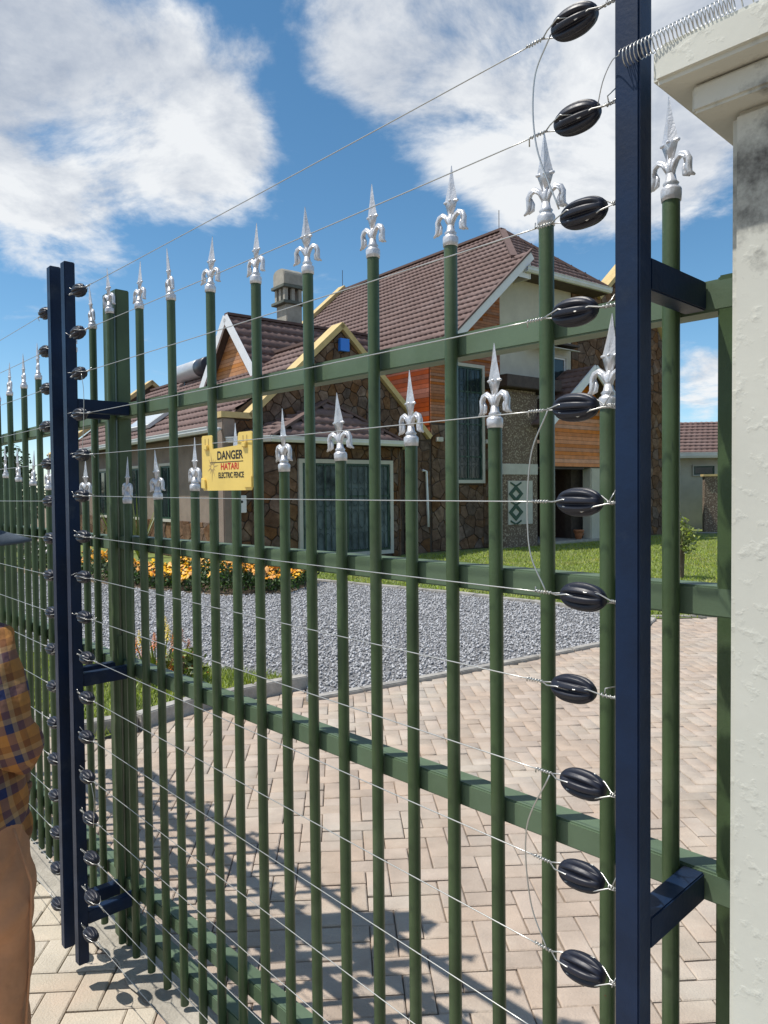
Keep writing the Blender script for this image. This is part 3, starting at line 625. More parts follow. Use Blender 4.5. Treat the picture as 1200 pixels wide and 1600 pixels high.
# ------------------------------------------------------------------ house
house = empty('house', H0, R(90) - TH, label='two-storey house of brown stone, cream walls and brown tiled roofs behind the gate', cat='house')
def fr(origin, ea, eb, en):
    o, a_, b_, n_ = Vector(origin), Vector(ea), Vector(eb), Vector(en)
    return lambda a, b, e: o + a_ * a + b_ * b + n_ * e
F0 = fr((0, 0, 0), (1, 0, 0), (0, 0, 1), (0, -1, 0))           # front walls (a = s, b = z, e out of the wall)
def FT(t): return fr((0, t, 0), (1, 0, 0), (0, 0, 1), (0, -1, 0))
def FS(s): return fr((s, 0, 0), (0, 1, 0), (0, 0, 1), (-1, 0, 0))   # walls facing left (a = t)
def wallp(name, poly, M, m, thick=.25, parent=house, **k): return MB().prism(poly, -thick, 0, M).build(name, m, parent, **k)
def clip(poly, p, n_):
    out = []
    for i in range(len(poly)):
        a, b = poly[i], poly[(i + 1) % len(poly)]; da = (a[0] - p[0]) * n_[0] + (a[1] - p[1]) * n_[1]; db = (b[0] - p[0]) * n_[0] + (b[1] - p[1]) * n_[1]
        if da <= 0: out.append(a)
        if (da < 0 < db) or (db < 0 < da): t = da / (da - db); out.append((a[0] + (b[0] - a[0]) * t, a[1] + (b[1] - a[1]) * t))
    return out
def area(p): return abs(sum(p[i][0] * p[(i + 1) % len(p)][1] - p[(i + 1) % len(p)][0] * p[i][1] for i in range(len(p)))) / 2
def stones(wall, poly, M, size, m=STONE, seed=1, thick=.035, joined=False):
    J = MB()
    r_ = random.Random(seed); xs = [p[0] for p in poly]; ys = [p[1] for p in poly]; seeds = []
    nx = max(1, int((max(xs) - min(xs)) / size)); ny = max(1, int((max(ys) - min(ys)) / size))
    for i in range(-1, nx + 2):
        for j in range(-1, ny + 2): seeds.append((min(xs) + (i + .5 + r_.uniform(-.45, .45)) * (max(xs) - min(xs)) / nx, min(ys) + (j + .5 + r_.uniform(-.45, .45)) * (max(ys) - min(ys)) / ny))
    for i, s in enumerate(seeds):
        c = list(poly)
        for j, q in enumerate(seeds):
            if i == j or abs(q[0] - s[0]) > 3 * size or abs(q[1] - s[1]) > 3 * size: continue
            c = clip(c, ((s[0] + q[0]) / 2, (s[1] + q[1]) / 2), (q[0] - s[0], q[1] - s[1]))
            if len(c) < 3: break
        if len(c) < 3 or area(c) < size * size * .06: continue
        cx = sum(p[0] for p in c) / len(c); cy = sum(p[1] for p in c) / len(c)
        def shr(d_): return [(cx + (p[0] - cx) * max(.3, 1 - d_ / max(.02, math.hypot(p[0] - cx, p[1] - cy))), cy + (p[1] - cy) * max(.3, 1 - d_ / max(.02, math.hypot(p[0] - cx, p[1] - cy)))) for p in c]
        a_, b_ = shr(.014), shr(.024); n_ = len(c); th = thick * r_.uniform(.6, 1.25)
        v = [M(*p, -.01) for p in a_] + [M(*p, th * .85) for p in a_] + [M(*p, th) for p in b_]
        f = [(k, (k + 1) % n_, n_ + (k + 1) % n_, n_ + k) for k in range(n_)] + [(n_ + k, n_ + (k + 1) % n_, 2 * n_ + (k + 1) % n_, 2 * n_ + k) for k in range(n_)] + [tuple(range(2 * n_, 3 * n_))]
        if joined: J.add(v, f)
        else: MB().add(v, f).build('stone', m, wall)
    if joined: J.build('stone_facing', m, wall, kind='stuff')
def boards(wall, poly, M, h, m, name='board', gap=.008, thick=.022, L_=None):
    ys = [p[1] for p in poly]; z = min(ys)
    while z < max(ys) - .02:
        c = clip(clip(poly, (0, z + h - gap), (0, 1)), (0, z), (0, -1))
        if len(c) >= 3 and area(c) > .004:
            if L_:
                x = min(p[0] for p in c) - (L_ / 2 if int(round(z / h)) % 2 else 0)
                while x < max(p[0] for p in c):
                    q = clip(clip(c, (x + L_ - gap, 0), (1, 0)), (x, 0), (-1, 0)); x += L_
                    if len(q) >= 3 and area(q) > .002: MB().prism(q, -.005, thick * random.uniform(.85, 1.1), M).build(name, m, wall)
            else: MB().prism(c, -.005, thick * random.uniform(.9, 1.1), M).build(name, m, wall)
        z += h
def rect(a0, a1, b0, b1): return [(a0, b0), (a1, b0), (a1, b1), (a0, b1)]
def window(M, a0, a1, b0, b1, mull=2, trans=(), trim=.07, frame=.05, grille=True, recess=.08, m_frame=GFRAME, parent=house, name='window', glass=GLASS, label=None):
    w = MB()
    for q in (rect(a0, a0 + frame, b0, b1), rect(a1 - frame, a1, b0, b1), rect(a0 + frame, a1 - frame, b0, b0 + frame), rect(a0 + frame, a1 - frame, b1 - frame, b1)): w.prism(q, .02, .05, M)
    for i in range(1, mull): x = a0 + (a1 - a0) * i / mull; w.prism(rect(x - frame * .4, x + frame * .4, b0 + frame, b1 - frame), .022, .048, M)
    for z in trans: w.prism(rect(a0 + frame, a1 - frame, z - frame * .4, z + frame * .4), .021, .049, M)
    w = w.build(name, m_frame, parent); 
    if label: w['label'] = label
    xs = [a0 + frame + (a1 - a0 - 2 * frame) * i / mull for i in range(mull + 1)]; zs = [b0 + frame] + list(trans) + [b1 - frame]
    for i in range(mull):
        for j in range(len(zs) - 1): MB().prism(rect(xs[i] + .004, xs[i + 1] - .004, zs[j] + .004, zs[j + 1] - .004), .012, .028, M).build('pane', glass, w)
    if trim:
        t = MB()
        for q in (rect(a0 - trim, a0, b0 - trim, b1 + trim), rect(a1, a1 + trim, b0 - trim, b1 + trim), rect(a0, a1, b0 - trim, b0), rect(a0, a1, b1, b1 + trim)): t.prism(q, .0, .085, M)
        t.build('surround', TRIM, w)
    if grille:
        g = MB(); nbar = max(3, int((a1 - a0) / .19))
        for i in range(1, nbar):
            x = a0 + (a1 - a0) * i / nbar; g.tube([M(x, b0 + .03, .062), M(x, b1 - .03, .062)], .007, 5)
        hgt = b1 - b0; rows = max(2, int(hgt / .42))
        for j in range(rows):
            z0 = b0 + hgt * j / rows
            for i in range(nbar):
                x0 = a0 + (a1 - a0) * i / nbar; x1 = a0 + (a1 - a0) * (i + 1) / nbar; zc = z0 + hgt / rows / 2; hz = hgt / rows * .42
                g.tube([M((x0 + x1) / 2 + (x1 - x0) * .46 * math.sin(k * PI / 6), zc + hz * math.cos(k * PI / 6), .066) for k in range(13)], .005, 4, cap=False)
        g.build('grille', GRILLE, w)
    return w
def roof_plane(name, poly, o, ea, eb, course=.36, parent=house, wave=.22, soffit=True):
    """poly in (along eave, up slope) metres; ea, eb unit vectors in the house frame"""
    ea, eb = Vector(ea).normalized(), Vector(eb).normalized(); en = ea.cross(eb); 
    if en.z < 0: en = -en
    M = fr(o, ea, eb, en)
    slab = MB().prism(poly, -.10, -.005, M).build(name, SOFFIT, parent)
    verts = []; faces = []; b = min(p[1] for p in poly); top = max(p[1] for p in poly); row = 0
    while b < top - .02:
        bm_ = min(b + course * .5, top - .01)
        cs = clip(clip(poly, (0, b + course), (0, 1)), (0, b), (0, -1))
        if len(cs) >= 3:
            xs = []
            for i in range(len(poly)):
                p, q = poly[i], poly[(i + 1) % len(poly)]
                if (p[1] - bm_) * (q[1] - bm_) < 0: xs.append(p[0] + (q[0] - p[0]) * (bm_ - p[1]) / (q[1] - p[1]))
            xs.sort()
            if len(xs) >= 2:
                x0, x1 = xs[0], xs[-1]; n_ = max(2, int((x1 - x0) / (wave / 4))); off = (row % 2) * wave / 2; base = len(verts)
                bt = min(b + course + .02, top)
                for i in range(n_ + 1):
                    x = x0 + (x1 - x0) * i / n_; ph = (x + off) / wave * 2 * PI; wv = math.cos(ph)
                    dip = .014 * wv + random.gauss(0, .002); bb = b - .02 + .022 * (math.cos(ph) * .5 + .5)
                    verts += [M(x, bb, .004), M(x, bb, .062 + dip), M(x, bt, .012 + dip * .7)]
                for i in range(n_):
                    k = base + i * 3; faces += [(k, k + 3, k + 4, k + 1), (k + 1, k + 4, k + 5, k + 2)]
        b += course; row += 1
    np_mesh('roof_tiles', np.array([tuple(p) for p in verts]), np.array(faces), ROOF, slab, kind='stuff')
    return slab
def bar3(a, b, w, h, m, name, parent=house, upv=(0, 0, 1), **k):
    """straight bar from a to b, w wide, h high"""
    a, b = Vector(a), Vector(b); d_ = (b - a).normalized(); x = d_.cross(Vector(upv)).normalized(); y = x.cross(d_)
    v = [p + x * sx * w / 2 + y * sy * h / 2 for p in (a, b) for sx, sy in ((-1, -1), (1, -1), (1, 1), (-1, 1))]
    return MB().add(v, [(0, 1, 2, 3), (7, 6, 5, 4), (0, 4, 5, 1), (1, 5, 6, 2), (2, 6, 7, 3), (3, 7, 4, 0)]).build(name, m, parent, **k)
def gutter(a, b, out, parent=house, h=.13):
    a, b, out = Vector(a), Vector(b), Vector(out).normalized()
    prof = [(0, 0), (0, -h), (.09, -h), (.125, -h * .6), (.125, -.02), (.14, -.02), (.14, 0), (.11, 0), (.10, -h + .03), (.02, -h + .03), (.02, 0)]
    v = [p + out * q + Vector((0, 0, z)) for p in (a, b) for q, z in prof]; n_ = len(prof)
    f = [(i, (i + 1) % n_, n_ + (i + 1) % n_, n_ + i) for i in range(n_)] + [tuple(range(n_)), tuple(range(2 * n_ - 1, n_ - 1, -1))]
    return MB().add(v, f).build('gutter', FASCIA, parent)

# --- front stone gable with stepped cream coping (s -6.4 .. -0.4)
GP = [(-6.4, 0), (-0.38, 0), (-0.38, 3.25), (-0.75, 3.36), (-3.28, 5.60), (-5.80, 3.30), (-6.4, 3.30)]
gw = wallp('gable_wall', GP, F0, MORTAR)
stones(gw, [(-6.38, 3.0), (-0.55, 3.0), (-0.80, 3.30), (-3.28, 5.52), (-5.78, 3.26), (-6.38, 3.26)], F0, .24, seed=3)
stones(gw, rect(-6.38, -5.42, .0, 2.98), F0, .25, seed=4, joined=True)
stones(gw, rect(-1.32, -0.42, .0, 2.98), F0, .25, seed=5, joined=True)
for a, b in (((-6.5, .1, 3.36), (-5.76, .1, 3.36)), ((-5.80, .1, 3.36), (-3.25, .1, 5.70)), ((-3.31, .1, 5.70), (-0.45, .1, 3.08))):
    bar3(a, b, .46, .13, COPING, 'coping')
MB().box(-6.46, -6.16, -.10, .30, 0, 3.28).build('corner_pier', PLASTER, house, bevel=.02)
# --- left wing: wall, windows, roof, far parapet gable
lw = wallp('wing_wall', rect(.05, 12.5, 0, 3.2), FS(-6.05), PLASTER)
sk = wallp('stone_skirt', rect(.35, 12.4, 0, .95), FS(-6.05), MORTAR, thick=-.02)
stones(sk, rect(.36, 12.4, .02, .95), FS(-6.07), .36, seed=6, joined=True)
for a0, a1 in ((3.45, 4.4), (5.75, 6.85), (8.6, 9.7)):
    window(FS(-6.05), a0, a1, .98, 2.38, mull=2, grille=False)
EV, RG = 3.08, 5.45; Lr = math.hypot(6.5 - 3.28, RG - EV); e_up = ((6.5 - 3.28) / Lr, 0, (RG - EV) / Lr)
roof_plane('wing_roof', rect(0, 12.1, 0, Lr), (-6.5, .30, EV), (0, 1, 0), e_up)
roof_plane('wing_roof', rect(0, 12.1, 0, Lr * .9), (-.06 - .0, .30, EV + .02), (0, 1, 0), (-e_up[0], 0, e_up[2]))
bar3((-3.28, .3, RG + .05), (-3.28, 12.4, RG + .05), .22, .07, RIDGE, 'ridge_cap')
gutter((-6.5, .32, EV + .04), (-6.5, 12.9, EV + .04), (-1, 0, 0))
MB().box(-6.52, -6.04, .35, 12.6, EV - .06, EV - .02).build('soffit', SOFFIT, house)
fg = wallp('far_gable_wall', [(-6.3, 0), (-.4, 0), (-.4, 3.3), (-3.28, 5.75), (-6.3, 3.2)], FT(12.65), PLASTER)
for a, b in (((-6.9, 12.55, 2.98), (-3.25, 12.55, 5.84)), ((-3.31, 12.55, 5.84), (-.4, 12.55, 3.4))): bar3(a, b, .46, .14, COPING, 'coping')
# --- cross gable riding over the wing, chimney behind it
XS = -4.05; PK = 6.52; XT = 4.02; XB = 4.72; HWX = 1.62
cg = wallp('cross_gable_wall', [(XT - HWX, XB), (XT + HWX, XB), (XT, PK - .02)], FS(XS), WOODL, thick=.2)
boards(cg, [(XT - HWX + .1, XB), (XT + HWX - .1, XB), (XT, PK - .12)], FS(XS), .105, WOODL)
Lx = math.hypot(HWX + .15, (PK - XB) * (HWX + .15) / HWX); ux = ((HWX + .15) / Lx, ((PK - XB) * (HWX + .15) / HWX) / Lx)
zb = PK + .04 - (PK - XB) * (HWX + .15) / HWX
roof_plane('cross_roof', [(0, 0), (4.6, 0), (5.2, Lx), (0, Lx)], (XS - .25, XT - HWX - .15, zb), (1, 0, 0), (0, ux[0], ux[1]))
roof_plane('cross_roof', [(0, 0), (4.6, 0), (5.2, Lx), (0, Lx)], (XS - .25, XT + HWX + .15, zb), (1, 0, 0), (0, -ux[0], ux[1]))
bar3((XS - .26, XT, PK + .08), (1.1, XT, PK + .08), .22, .07, RIDGE, 'ridge_cap')
for sgn in (-1, 1): bar3((XS - .29, XT, PK - .03), (XS - .29, XT + sgn * (HWX + .16), zb - .06), .05, .24, BARGE, 'barge_board', upv=(1, 0, 0) if False else (0, 0, 1))
ch = empty('chimney'); ch.parent = house; ch.location = (-2.0, 4.55, 0)
MB().box(-.24, .30, -.30, .30, 5.6, 7.25).build('chimney_shaft', CHIM, ch, bevel=.02)
for z in (7.25, 7.72): MB().box(-.38, .38, -.38, .38, z, z + .09).build('chimney_slab', CHSLAB, ch, bevel=.01)
for x, y in ((-.24, -.24), (.24, -.24), (-.24, .24), (.24, .24), (0, -.24), (-.24, 0), (.24, 0), (0, .24)):
    MB().box(x - .055, x + .055, y - .055, y + .055, 7.341, 7.719).build('chimney_post', CHIM, ch)
MB().box(-.14, .14, -.14, .14, 7.342, 7.718).build('flue', DARKWOOD, ch)
dome = [(-.33, 7.812), (.33, 7.812)] + [(.33 * math.cos(k * PI / 10) ** .6 if math.cos(k * PI / 10) > 1e-6 else -.33 * abs(math.cos(k * PI / 10)) ** .6, 8.10 + .20 * math.sin(k * PI / 10)) for k in range(11)]
MB().prism(dome, -.33, .33, lambda a, b, e: (e, a, b)).build('chimney_hood', CHIM, ch, bevel=.02)
# --- bay with its hipped roof
bt = -.55; BM = FT(bt); FP = [(-5.75, -.001), (-5.25, bt), (-1.95, bt), (-1.45, -.001)]
bw = MB().prism(FP, 0, 2.76, lambda a, b, e: (a, b, e)).build('bay_wall', MORTAR, house)
D0, D1_ = -4.78, -2.26
stones(bw, rect(-5.23, D0 - .10, .02, 2.74), BM, .25, seed=8); stones(bw, rect(D1_ + .10, -1.97, .02, 2.74), BM, .26, seed=9); stones(bw, rect(D0 - .08, D1_ + .08, 2.44, 2.74), BM, .27, seed=10)
cl = math.hypot(.5, .55); stones(bw, rect(.02, cl - .02, .02, 2.74), fr((-1.95, bt, 0), (.5 / cl, .55 / cl, 0), (0, 0, 1), (.55 / cl, -.5 / cl, 0)), .30, seed=11)
stones(bw, rect(.02, cl - .02, .02, 2.74), fr((-5.75, 0, 0), (.5 / cl, -.55 / cl, 0), (0, 0, 1), (-.55 / cl, -.5 / cl, 0)), .30, seed=12)
window(BM, D0, D1_, .22, 2.32, mull=4, trans=(1.55,), trim=.09, frame=.06, name='bay_window', glass=CURTAIN)
bz = 2.84; ap = (-3.70, .02, 3.80); EP = [(-6.30, -.01, bz), (-5.75, -.95, bz), (-2.10, -.95, bz), (-1.38, -.01, bz)]
def tri_roof(name, a, b, c, **k):
    a, b, c = Vector(a), Vector(b), Vector(c); ea = (b - a).normalized(); up_ = (c - a) - ea * (c - a).dot(ea); eb = up_.normalized()
    return roof_plane(name, [(0, 0), ((b - a).length, 0), ((c - a).dot(ea), up_.length)], a, ea, eb, course=.27, **k)
for a, b in zip(EP, EP[1:]):
    tri_roof('bay_roof', a, b, ap); d_ = (Vector(b) - Vector(a)).normalized(); gutter(Vector(a) - d_ * .06 + Vector((0, 0, .03)), Vector(b) + d_ * .06 + Vector((0, 0, .03)), d_.cross(Vector((0, 0, 1))))
for p in EP[1:3]: bar3((p[0], p[1], bz + .05), (ap[0], ap[1], ap[2] + .06), .16, .05, RIDGE, 'hip_cap')
MB().prism([(p[0], p[1]) for p in EP], bz - .075, bz - .04, lambda a, b, e: (a, b, e)).build('soffit', SOFFIT, house)
# --- main two-storey block
SWALL = -.38
sw = wallp('side_wall', [(0.0, 3.0), (11.6, 3.0), (11.6, 5.35), (0.0, 5.35)], FS(SWALL), WOODR, thick=.22)
boards(sw, rect(.02, 4.6, 3.42, 5.32), FS(SWALL), .125, WOODR)
MB().box(SWALL + .001, SWALL + .22, 0.0, 11.6, 0, 3.0).build('side_wall_base', PLASTER, house)
lf = wallp('front_wall_stone', rect(SWALL + .002, 2.45, 0, 3.46), FT(-.002), MORTAR)
WX0, WX1, WZ0, WZ1 = .41, 1.50, 1.95, 5.08
for k_, q in enumerate((rect(SWALL + .02, WX0 - .12, .02, 3.44), rect(WX1 + .12, 2.43, .02, 3.44), rect(WX0 - .10, WX1 + .10, .02, WZ0 - .14))): stones(lf, q, FT(-.002), .29, seed=20 + k_)
ub = wallp('front_wall_brick', [(SWALL + .002, 3.462), (2.32, 3.462), (2.32, 7.75), (SWALL + .002, 5.30)], FT(-.002), MORTAR)
bq = .078
for q in (rect(SWALL + .01, WX0 - .10, 3.50, 5.20), rect(WX1 + .10, 2.31, 3.50, 5.20)): boards(ub, q, FT(-.002), bq, BRICK, 'brick')
boards(ub, [(SWALL + .01, 5.20), (2.31, 5.20), (2.31, 7.68), (SWALL + .05, 5.30)], FT(-.002), bq, BRICK, 'brick', L_=1.35)
window(FT(-.03), WX0, WX1, WZ0, WZ1, mull=2, trans=(2.6, 3.5, 4.4), trim=.09, frame=.05, name='stair_window')
cw = wallp('front_wall_cream', [(2.322, 3.2), (5.58, 3.2), (5.58, 7.92), (2.9, 8.2), (2.322, 7.76)], FT(-.001), CREAM)
window(FT(-.001), 4.55, 5.25, 4.85, 5.75, mull=1, trim=.06, grille=False, name='upper_window', m_frame=BARGE)
cnp = MB(); 
for k in range(4): cnp.prism([(3.35, 5.92 + k * .035), (5.45, 5.92 + k * .035), (5.45, 5.94 + k * .035), (3.35, 5.94 + k * .035)], .05 + .10 * (3 - k), .16 + .10 * (3 - k), FT(0))
cnp.build('window_canopy', TRIM, house); MB().box(3.34, 5.46, -.44, -.02, 6.06, 6.12).build('canopy_top', DARKWOOD, house)
rw = wallp('right_wall_stone', [(5.582, 0), (10.8, 0), (10.8, 6.9), (8.85, 9.45), (7.2, 8.0), (5.582, 7.9)], FT(.0), MORTAR)
stones(rw, [(5.60, 5.1), (10.78, 5.1), (10.78, 6.85), (8.85, 9.35), (7.2, 7.95), (5.60, 7.85)], FT(0), .30, seed=30, joined=True)
stones(rw, rect(7.8, 10.78, 0, 5.08), FT(0), .32, seed=31, joined=True)
for a, b in (((6.95, .12, 7.90), (8.87, .12, 9.62)), ((8.83, .12, 9.62), (10.95, .12, 6.95))): bar3(a, b, .5, .14, COPING, 'coping')
MB().box(10.55, 10.8, .02, 9, 0, 6.8).build('end_wall', PLASTER, house)
# main roof
EZ, ES, ER, RZ = 5.34, -.50, 5.0, 10.31; m_ = (RZ - EZ) / (ER - ES); La = math.hypot(ER - ES, RZ - EZ); upA = ((ER - ES) / La, 0, (RZ - EZ) / La)
def lA(s): return (s - ES) * La / (ER - ES)
roof_plane('main_roof', [(0, 0), (12.3, 0), (12.3, La), (2.95, La), (.57, lA(2.96)), (0, lA(2.96))], (ES, -.6, EZ), (0, 1, 0), upA, course=.34)
hz = 8.02; Lh = math.hypot(2.95, RZ - hz)
roof_plane('hip_roof', [(0, 0), (4.25, 0), (2.53, Lh)], (2.47, -.6, hz), (1, 0, 0), (0, 2.95 / Lh, (RZ - hz) / Lh))
Lb = math.hypot(1.72, RZ - hz)
roof_plane('main_roof', [(0, 0), (12.3, 0), (12.3, Lb), (2.95, Lb)], (6.72, -.6, hz), (0, 1, 0), (-1.72 / Lb, 0, (RZ - hz) / Lb))
bar3((ER, 2.3, RZ + .06), (ER, 11.8, RZ + .06), .24, .08, RIDGE, 'ridge_cap')
bar3((2.96, -.0, 8.52), (ER, 2.35, RZ + .06), .2, .07, RIDGE, 'hip_cap'); bar3((6.72, -.6, hz + .06), (ER, 2.35, RZ + .06), .2, .07, RIDGE, 'hip_cap')
bar3((ES - .04, -.64, EZ - .10), (2.98, -.64, 8.40), .05, .27, BARGE, 'barge_board')
bar3((ES - .04, -.66, EZ + .06), (2.98, -.66, 8.56), .10, .05, RIDGE, 'verge_trim')
MB().add([(2.3, -.58, 7.72), (2.97, -.58, 7.72), (2.97, -.58, 8.42), (2.47, -.58, 8.0)], [(0, 1, 2, 3)]).box(2.95, 2.99, -.6, .0, 7.72, 8.44).build('gable_infill', BARGE, house)
gutter((2.75, -.6, hz + .02), (6.75, -.6, hz + .02), (0, -1, 0), h=.16)
MB().box(2.4, 6.7, -.58, .02, hz - .16, hz - .12).build('soffit', SOFFIT, house)
MB().prism([(ES, EZ - .16), (2.96, 8.30), (2.96, 8.24), (ES, EZ - .22)], -.02, .56, FT(0)).build('soffit', SOFFIT, house)
MB().tube([(ES + .02, -.5, EZ - .04), (ES + .02, 11.6, EZ - .04)], .05, 8).build('gutter', FASCIA, house)
bar3((ES - .1, 11.78, EZ + .05), (ER + .04, 11.78, RZ + .22), .46, .14, COPING, 'coping')
wallp('rear_gable_wall', [(SWALL, 3), (10.4, 3), (6.7, 8.0), (ER, RZ + .08), (SWALL, EZ)], FT(11.9), PLASTER)
for q in ((ER, 2.5, RZ), (ER, 11.7, RZ + .2)): MB().tube([q, (q[0], q[1], q[2] + .75)], .012, 6).build('lightning_rod', DARKWOOD, house)
# string course brackets, down pipe
for a in (-.22, 1.62): MB().box(a, a + .2, -.14, -.03, 2.98, 3.10).build('string_course', TRIM, house, bevel=.01)
MB().tube([(-.75, -.10, 2.2), (-.62, -.10, 2.18), (-.58, -.10, 1.3), (-.56, -.10, .7)], .035, 8).build('down_pipe', WHITEP, house, smooth=True)
# porch: pebble-dash pillar, canopy roof, timber gable, recess
px0, px1 = 1.84, 3.34
rr_ = [(px0 + .18 - .18 * math.cos(a), -.62 + .18 - .18 * math.sin(a)) for a in [k * PI / 12 for k in range(7)]] + [(px1 - .18 + .18 * math.sin(a), -.62 + .18 - .18 * math.cos(a)) for a in [k * PI / 12 for k in range(7)]] + [(px1, -.02), (px0, -.02)]
pp = MB().prism(rr_, 0, 4.38, lambda a, b, e: (a, b, e)).build('porch_pillar', PEBBLE, house)
pcx = (px0 + px1) / 2
MB().prism([(pcx + (x - pcx) * .95, -.59 + (y + .62) * .92) for x, y in rr_], 4.38, 4.50, lambda a, b, e: (a, b, e)).build('pillar_head', PEBBLE, pp)
MB().prism([(pcx + (x - pcx) * 1.012, y * 1.02) for x, y in rr_], 2.10, 2.40, lambda a, b, e: (a, b, e)).build('pillar_band', TRIM, pp)
PM = FT(-.622); dc = 2.26
MB().prism(rect(1.96, 2.98, .68, 1.92), 0, .03, PM).build('pillar_panel', TRIM, pp)
for zc in (1.03, 1.55):
    a_, b_, i_ = .30, .25, .15
    for sx, sy in ((1, 1), (1, -1), (-1, 1), (-1, -1)):
        MB().prism([(dc, zc + sy * b_), (dc + sx * a_, zc), (dc + sx * i_, zc), (dc, zc + sy * i_ * .8)], .03, .05, PM).build('diamond', DGREEN, pp)
for z0_ in (.74, 1.29, 1.82):
    sg_ = 1 if z0_ > 1 else -1
    for sx in (-1, 1): MB().prism([(dc, z0_ - .03), (dc + sx * .22, z0_ + .07), (dc + sx * .22, z0_ + .02), (dc + sx * .05, z0_ - .06)], .03, .051 + .001 * sx, PM).build('diamond', DGREEN, pp)
MB().box(1.64, 4.02, -.9, -.03, 4.52, 4.86).build('porch_canopy', DARKWOOD, house, bevel=.02)
gc = 5.25
pg = wallp('porch_gable', [(3.60, 2.34), (6.92, 2.34), (6.92, 3.95), (gc, 5.26), (3.60, 3.95)], FT(-.55), DARKWOOD, thick=.12)
boards(pg, [(3.62, 2.36), (6.90, 2.36), (6.90, 3.92), (gc, 5.22), (3.62, 3.92)], FT(-.55), .115, WOODO)
Lp = math.hypot(2.25, 1.85)
roof_plane('porch_roof', rect(0, 1.2, 0, Lp), (gc - 2.25, -1.15, 3.53), (0, 1, 0), (2.25 / Lp, 0, 1.85 / Lp), course=.3); roof_plane('porch_roof', rect(0, 1.2, 0, Lp), (gc + 2.25, -1.15, 3.53), (0, 1, 0), (-2.25 / Lp, 0, 1.85 / Lp), course=.3)
bar3((gc - 2.27, -1.19, 3.42), (gc + .02, -1.19, 5.30), .05, .24, BARGE, 'barge_board'); bar3((gc - .02, -1.19, 5.30), (gc + 2.27, -1.19, 3.42), .05, .24, BARGE, 'barge_board')
MB().box(3.34, 6.9, 1.6, 1.7, 0, 3.2).build('entrance_back_wall', DARKWOOD, house); MB().box(3.345, 3.42, -.02, 1.6, 0, 3.2).build('entrance_side_wall', DARKWOOD, house)
MB().box(5.59, 5.66, .252, 1.598, 0, 3.2).build('entrance_side_wall', DARKWOOD, house)
MB().box(3.345, 5.57, -.5, 1.7, 2.28, 2.332).build('entrance_ceiling', DARKWOOD, house)
MB().box(5.88, 6.45, -.54, -.2, 0, 2.335).build('entrance_column', CREAM, house, bevel=.03)
MB().box(3.4, 6.9, -.6, 1.6, -.02, .10).build('entrance_step', CONC, house)
dr = MB().box(4.1, 5.1, 1.55, 1.598, .10, 2.2).build('front_door', WOODR, house); MB().box(4.98, 5.02, 1.50, 1.56, 1.05, 1.20).build('door_handle', SILVER, dr)
window(FT(-.02), 8.15, 9.35, .9, 2.2, mull=2, trim=.08, grille=False, name='window'); window(FT(-.02), 8.05, 9.2, 2.9, 4.7, mull=2, trans=(3.8,), trim=.08, grille=False, name='window')
# fittings on the house front
link('alarm_box', MB().box(-3.36, -3.10, -.14, -.03, 5.06, 5.36).mesh('alarm_box'), BLUEBOX, house, label='small bright blue alarm box under the gable peak')
mt = MB().box(-6.22, -5.98, -.24, -.11, 1.22, 1.60).build('meter_box', WHITEP, house, bevel=.01); MB().lathe([(.03, 0), (.03, .01)], 12, lambda p: (-6.10 + p[0], -.24 - p[2], 1.46 + p[1])).build('meter_dial', INKBLACK, mt)
MB().tube([(-6.45, -.02, 3.05), (-6.62, -.18, 3.02), (-6.78, -.34, 2.98)], [.02, .05, .06], 10).build('camera_housing', WHITEP, house, smooth=True)
# solar water heater lying on the wing roof
so_ = empty('solar_water_heater', H0, R(90) - TH, label='solar water heater with pale horizontal tank on the left roof slope', cat='water heater')
tx_, tz_ = -3.62, 5.62
def cyl(a, b, r, m, name, parent, seg=20): return MB().tube([a, a + (b - a) * .03, b - (b - a) * .03, b], [r * .9, r, r, r * .9], seg).build(name, m, parent, smooth=True)
cyl(Vector((tx_, 7.25, tz_)), Vector((tx_, 8.95, tz_)), .29, TANK, 'tank', so_); cyl(Vector((tx_, 6.65, tz_)), Vector((tx_, 7.26, tz_)), .286, TANKEND, 'tank_end', so_)
for y in (6.9, 8.5): MB().box(tx_ - .03, tx_ + .03, y - .03, y + .03, 5.15, 5.40).build('tank_foot', TANKEND, so_)
Mr = fr((-6.5, 0, EV), (0, 1, 0), e_up, Vector((0, 1, 0)).cross(Vector(e_up)) * -1)
if (Mr(0, 0, 1) - Mr(0, 0, 0)).z < 0: Mr = fr((-6.5, 0, EV), (0, 1, 0), e_up, Vector((0, 1, 0)).cross(Vector(e_up)))
pan = MB().prism(rect(5.15, 7.05, .55, 2.35), .07, .17, Mr).build('collector_frame', FASCIA, so_); MB().prism(rect(5.22, 6.98, .62, 2.28), .168, .176, Mr).build('collector_glass', COLLECT, pan)

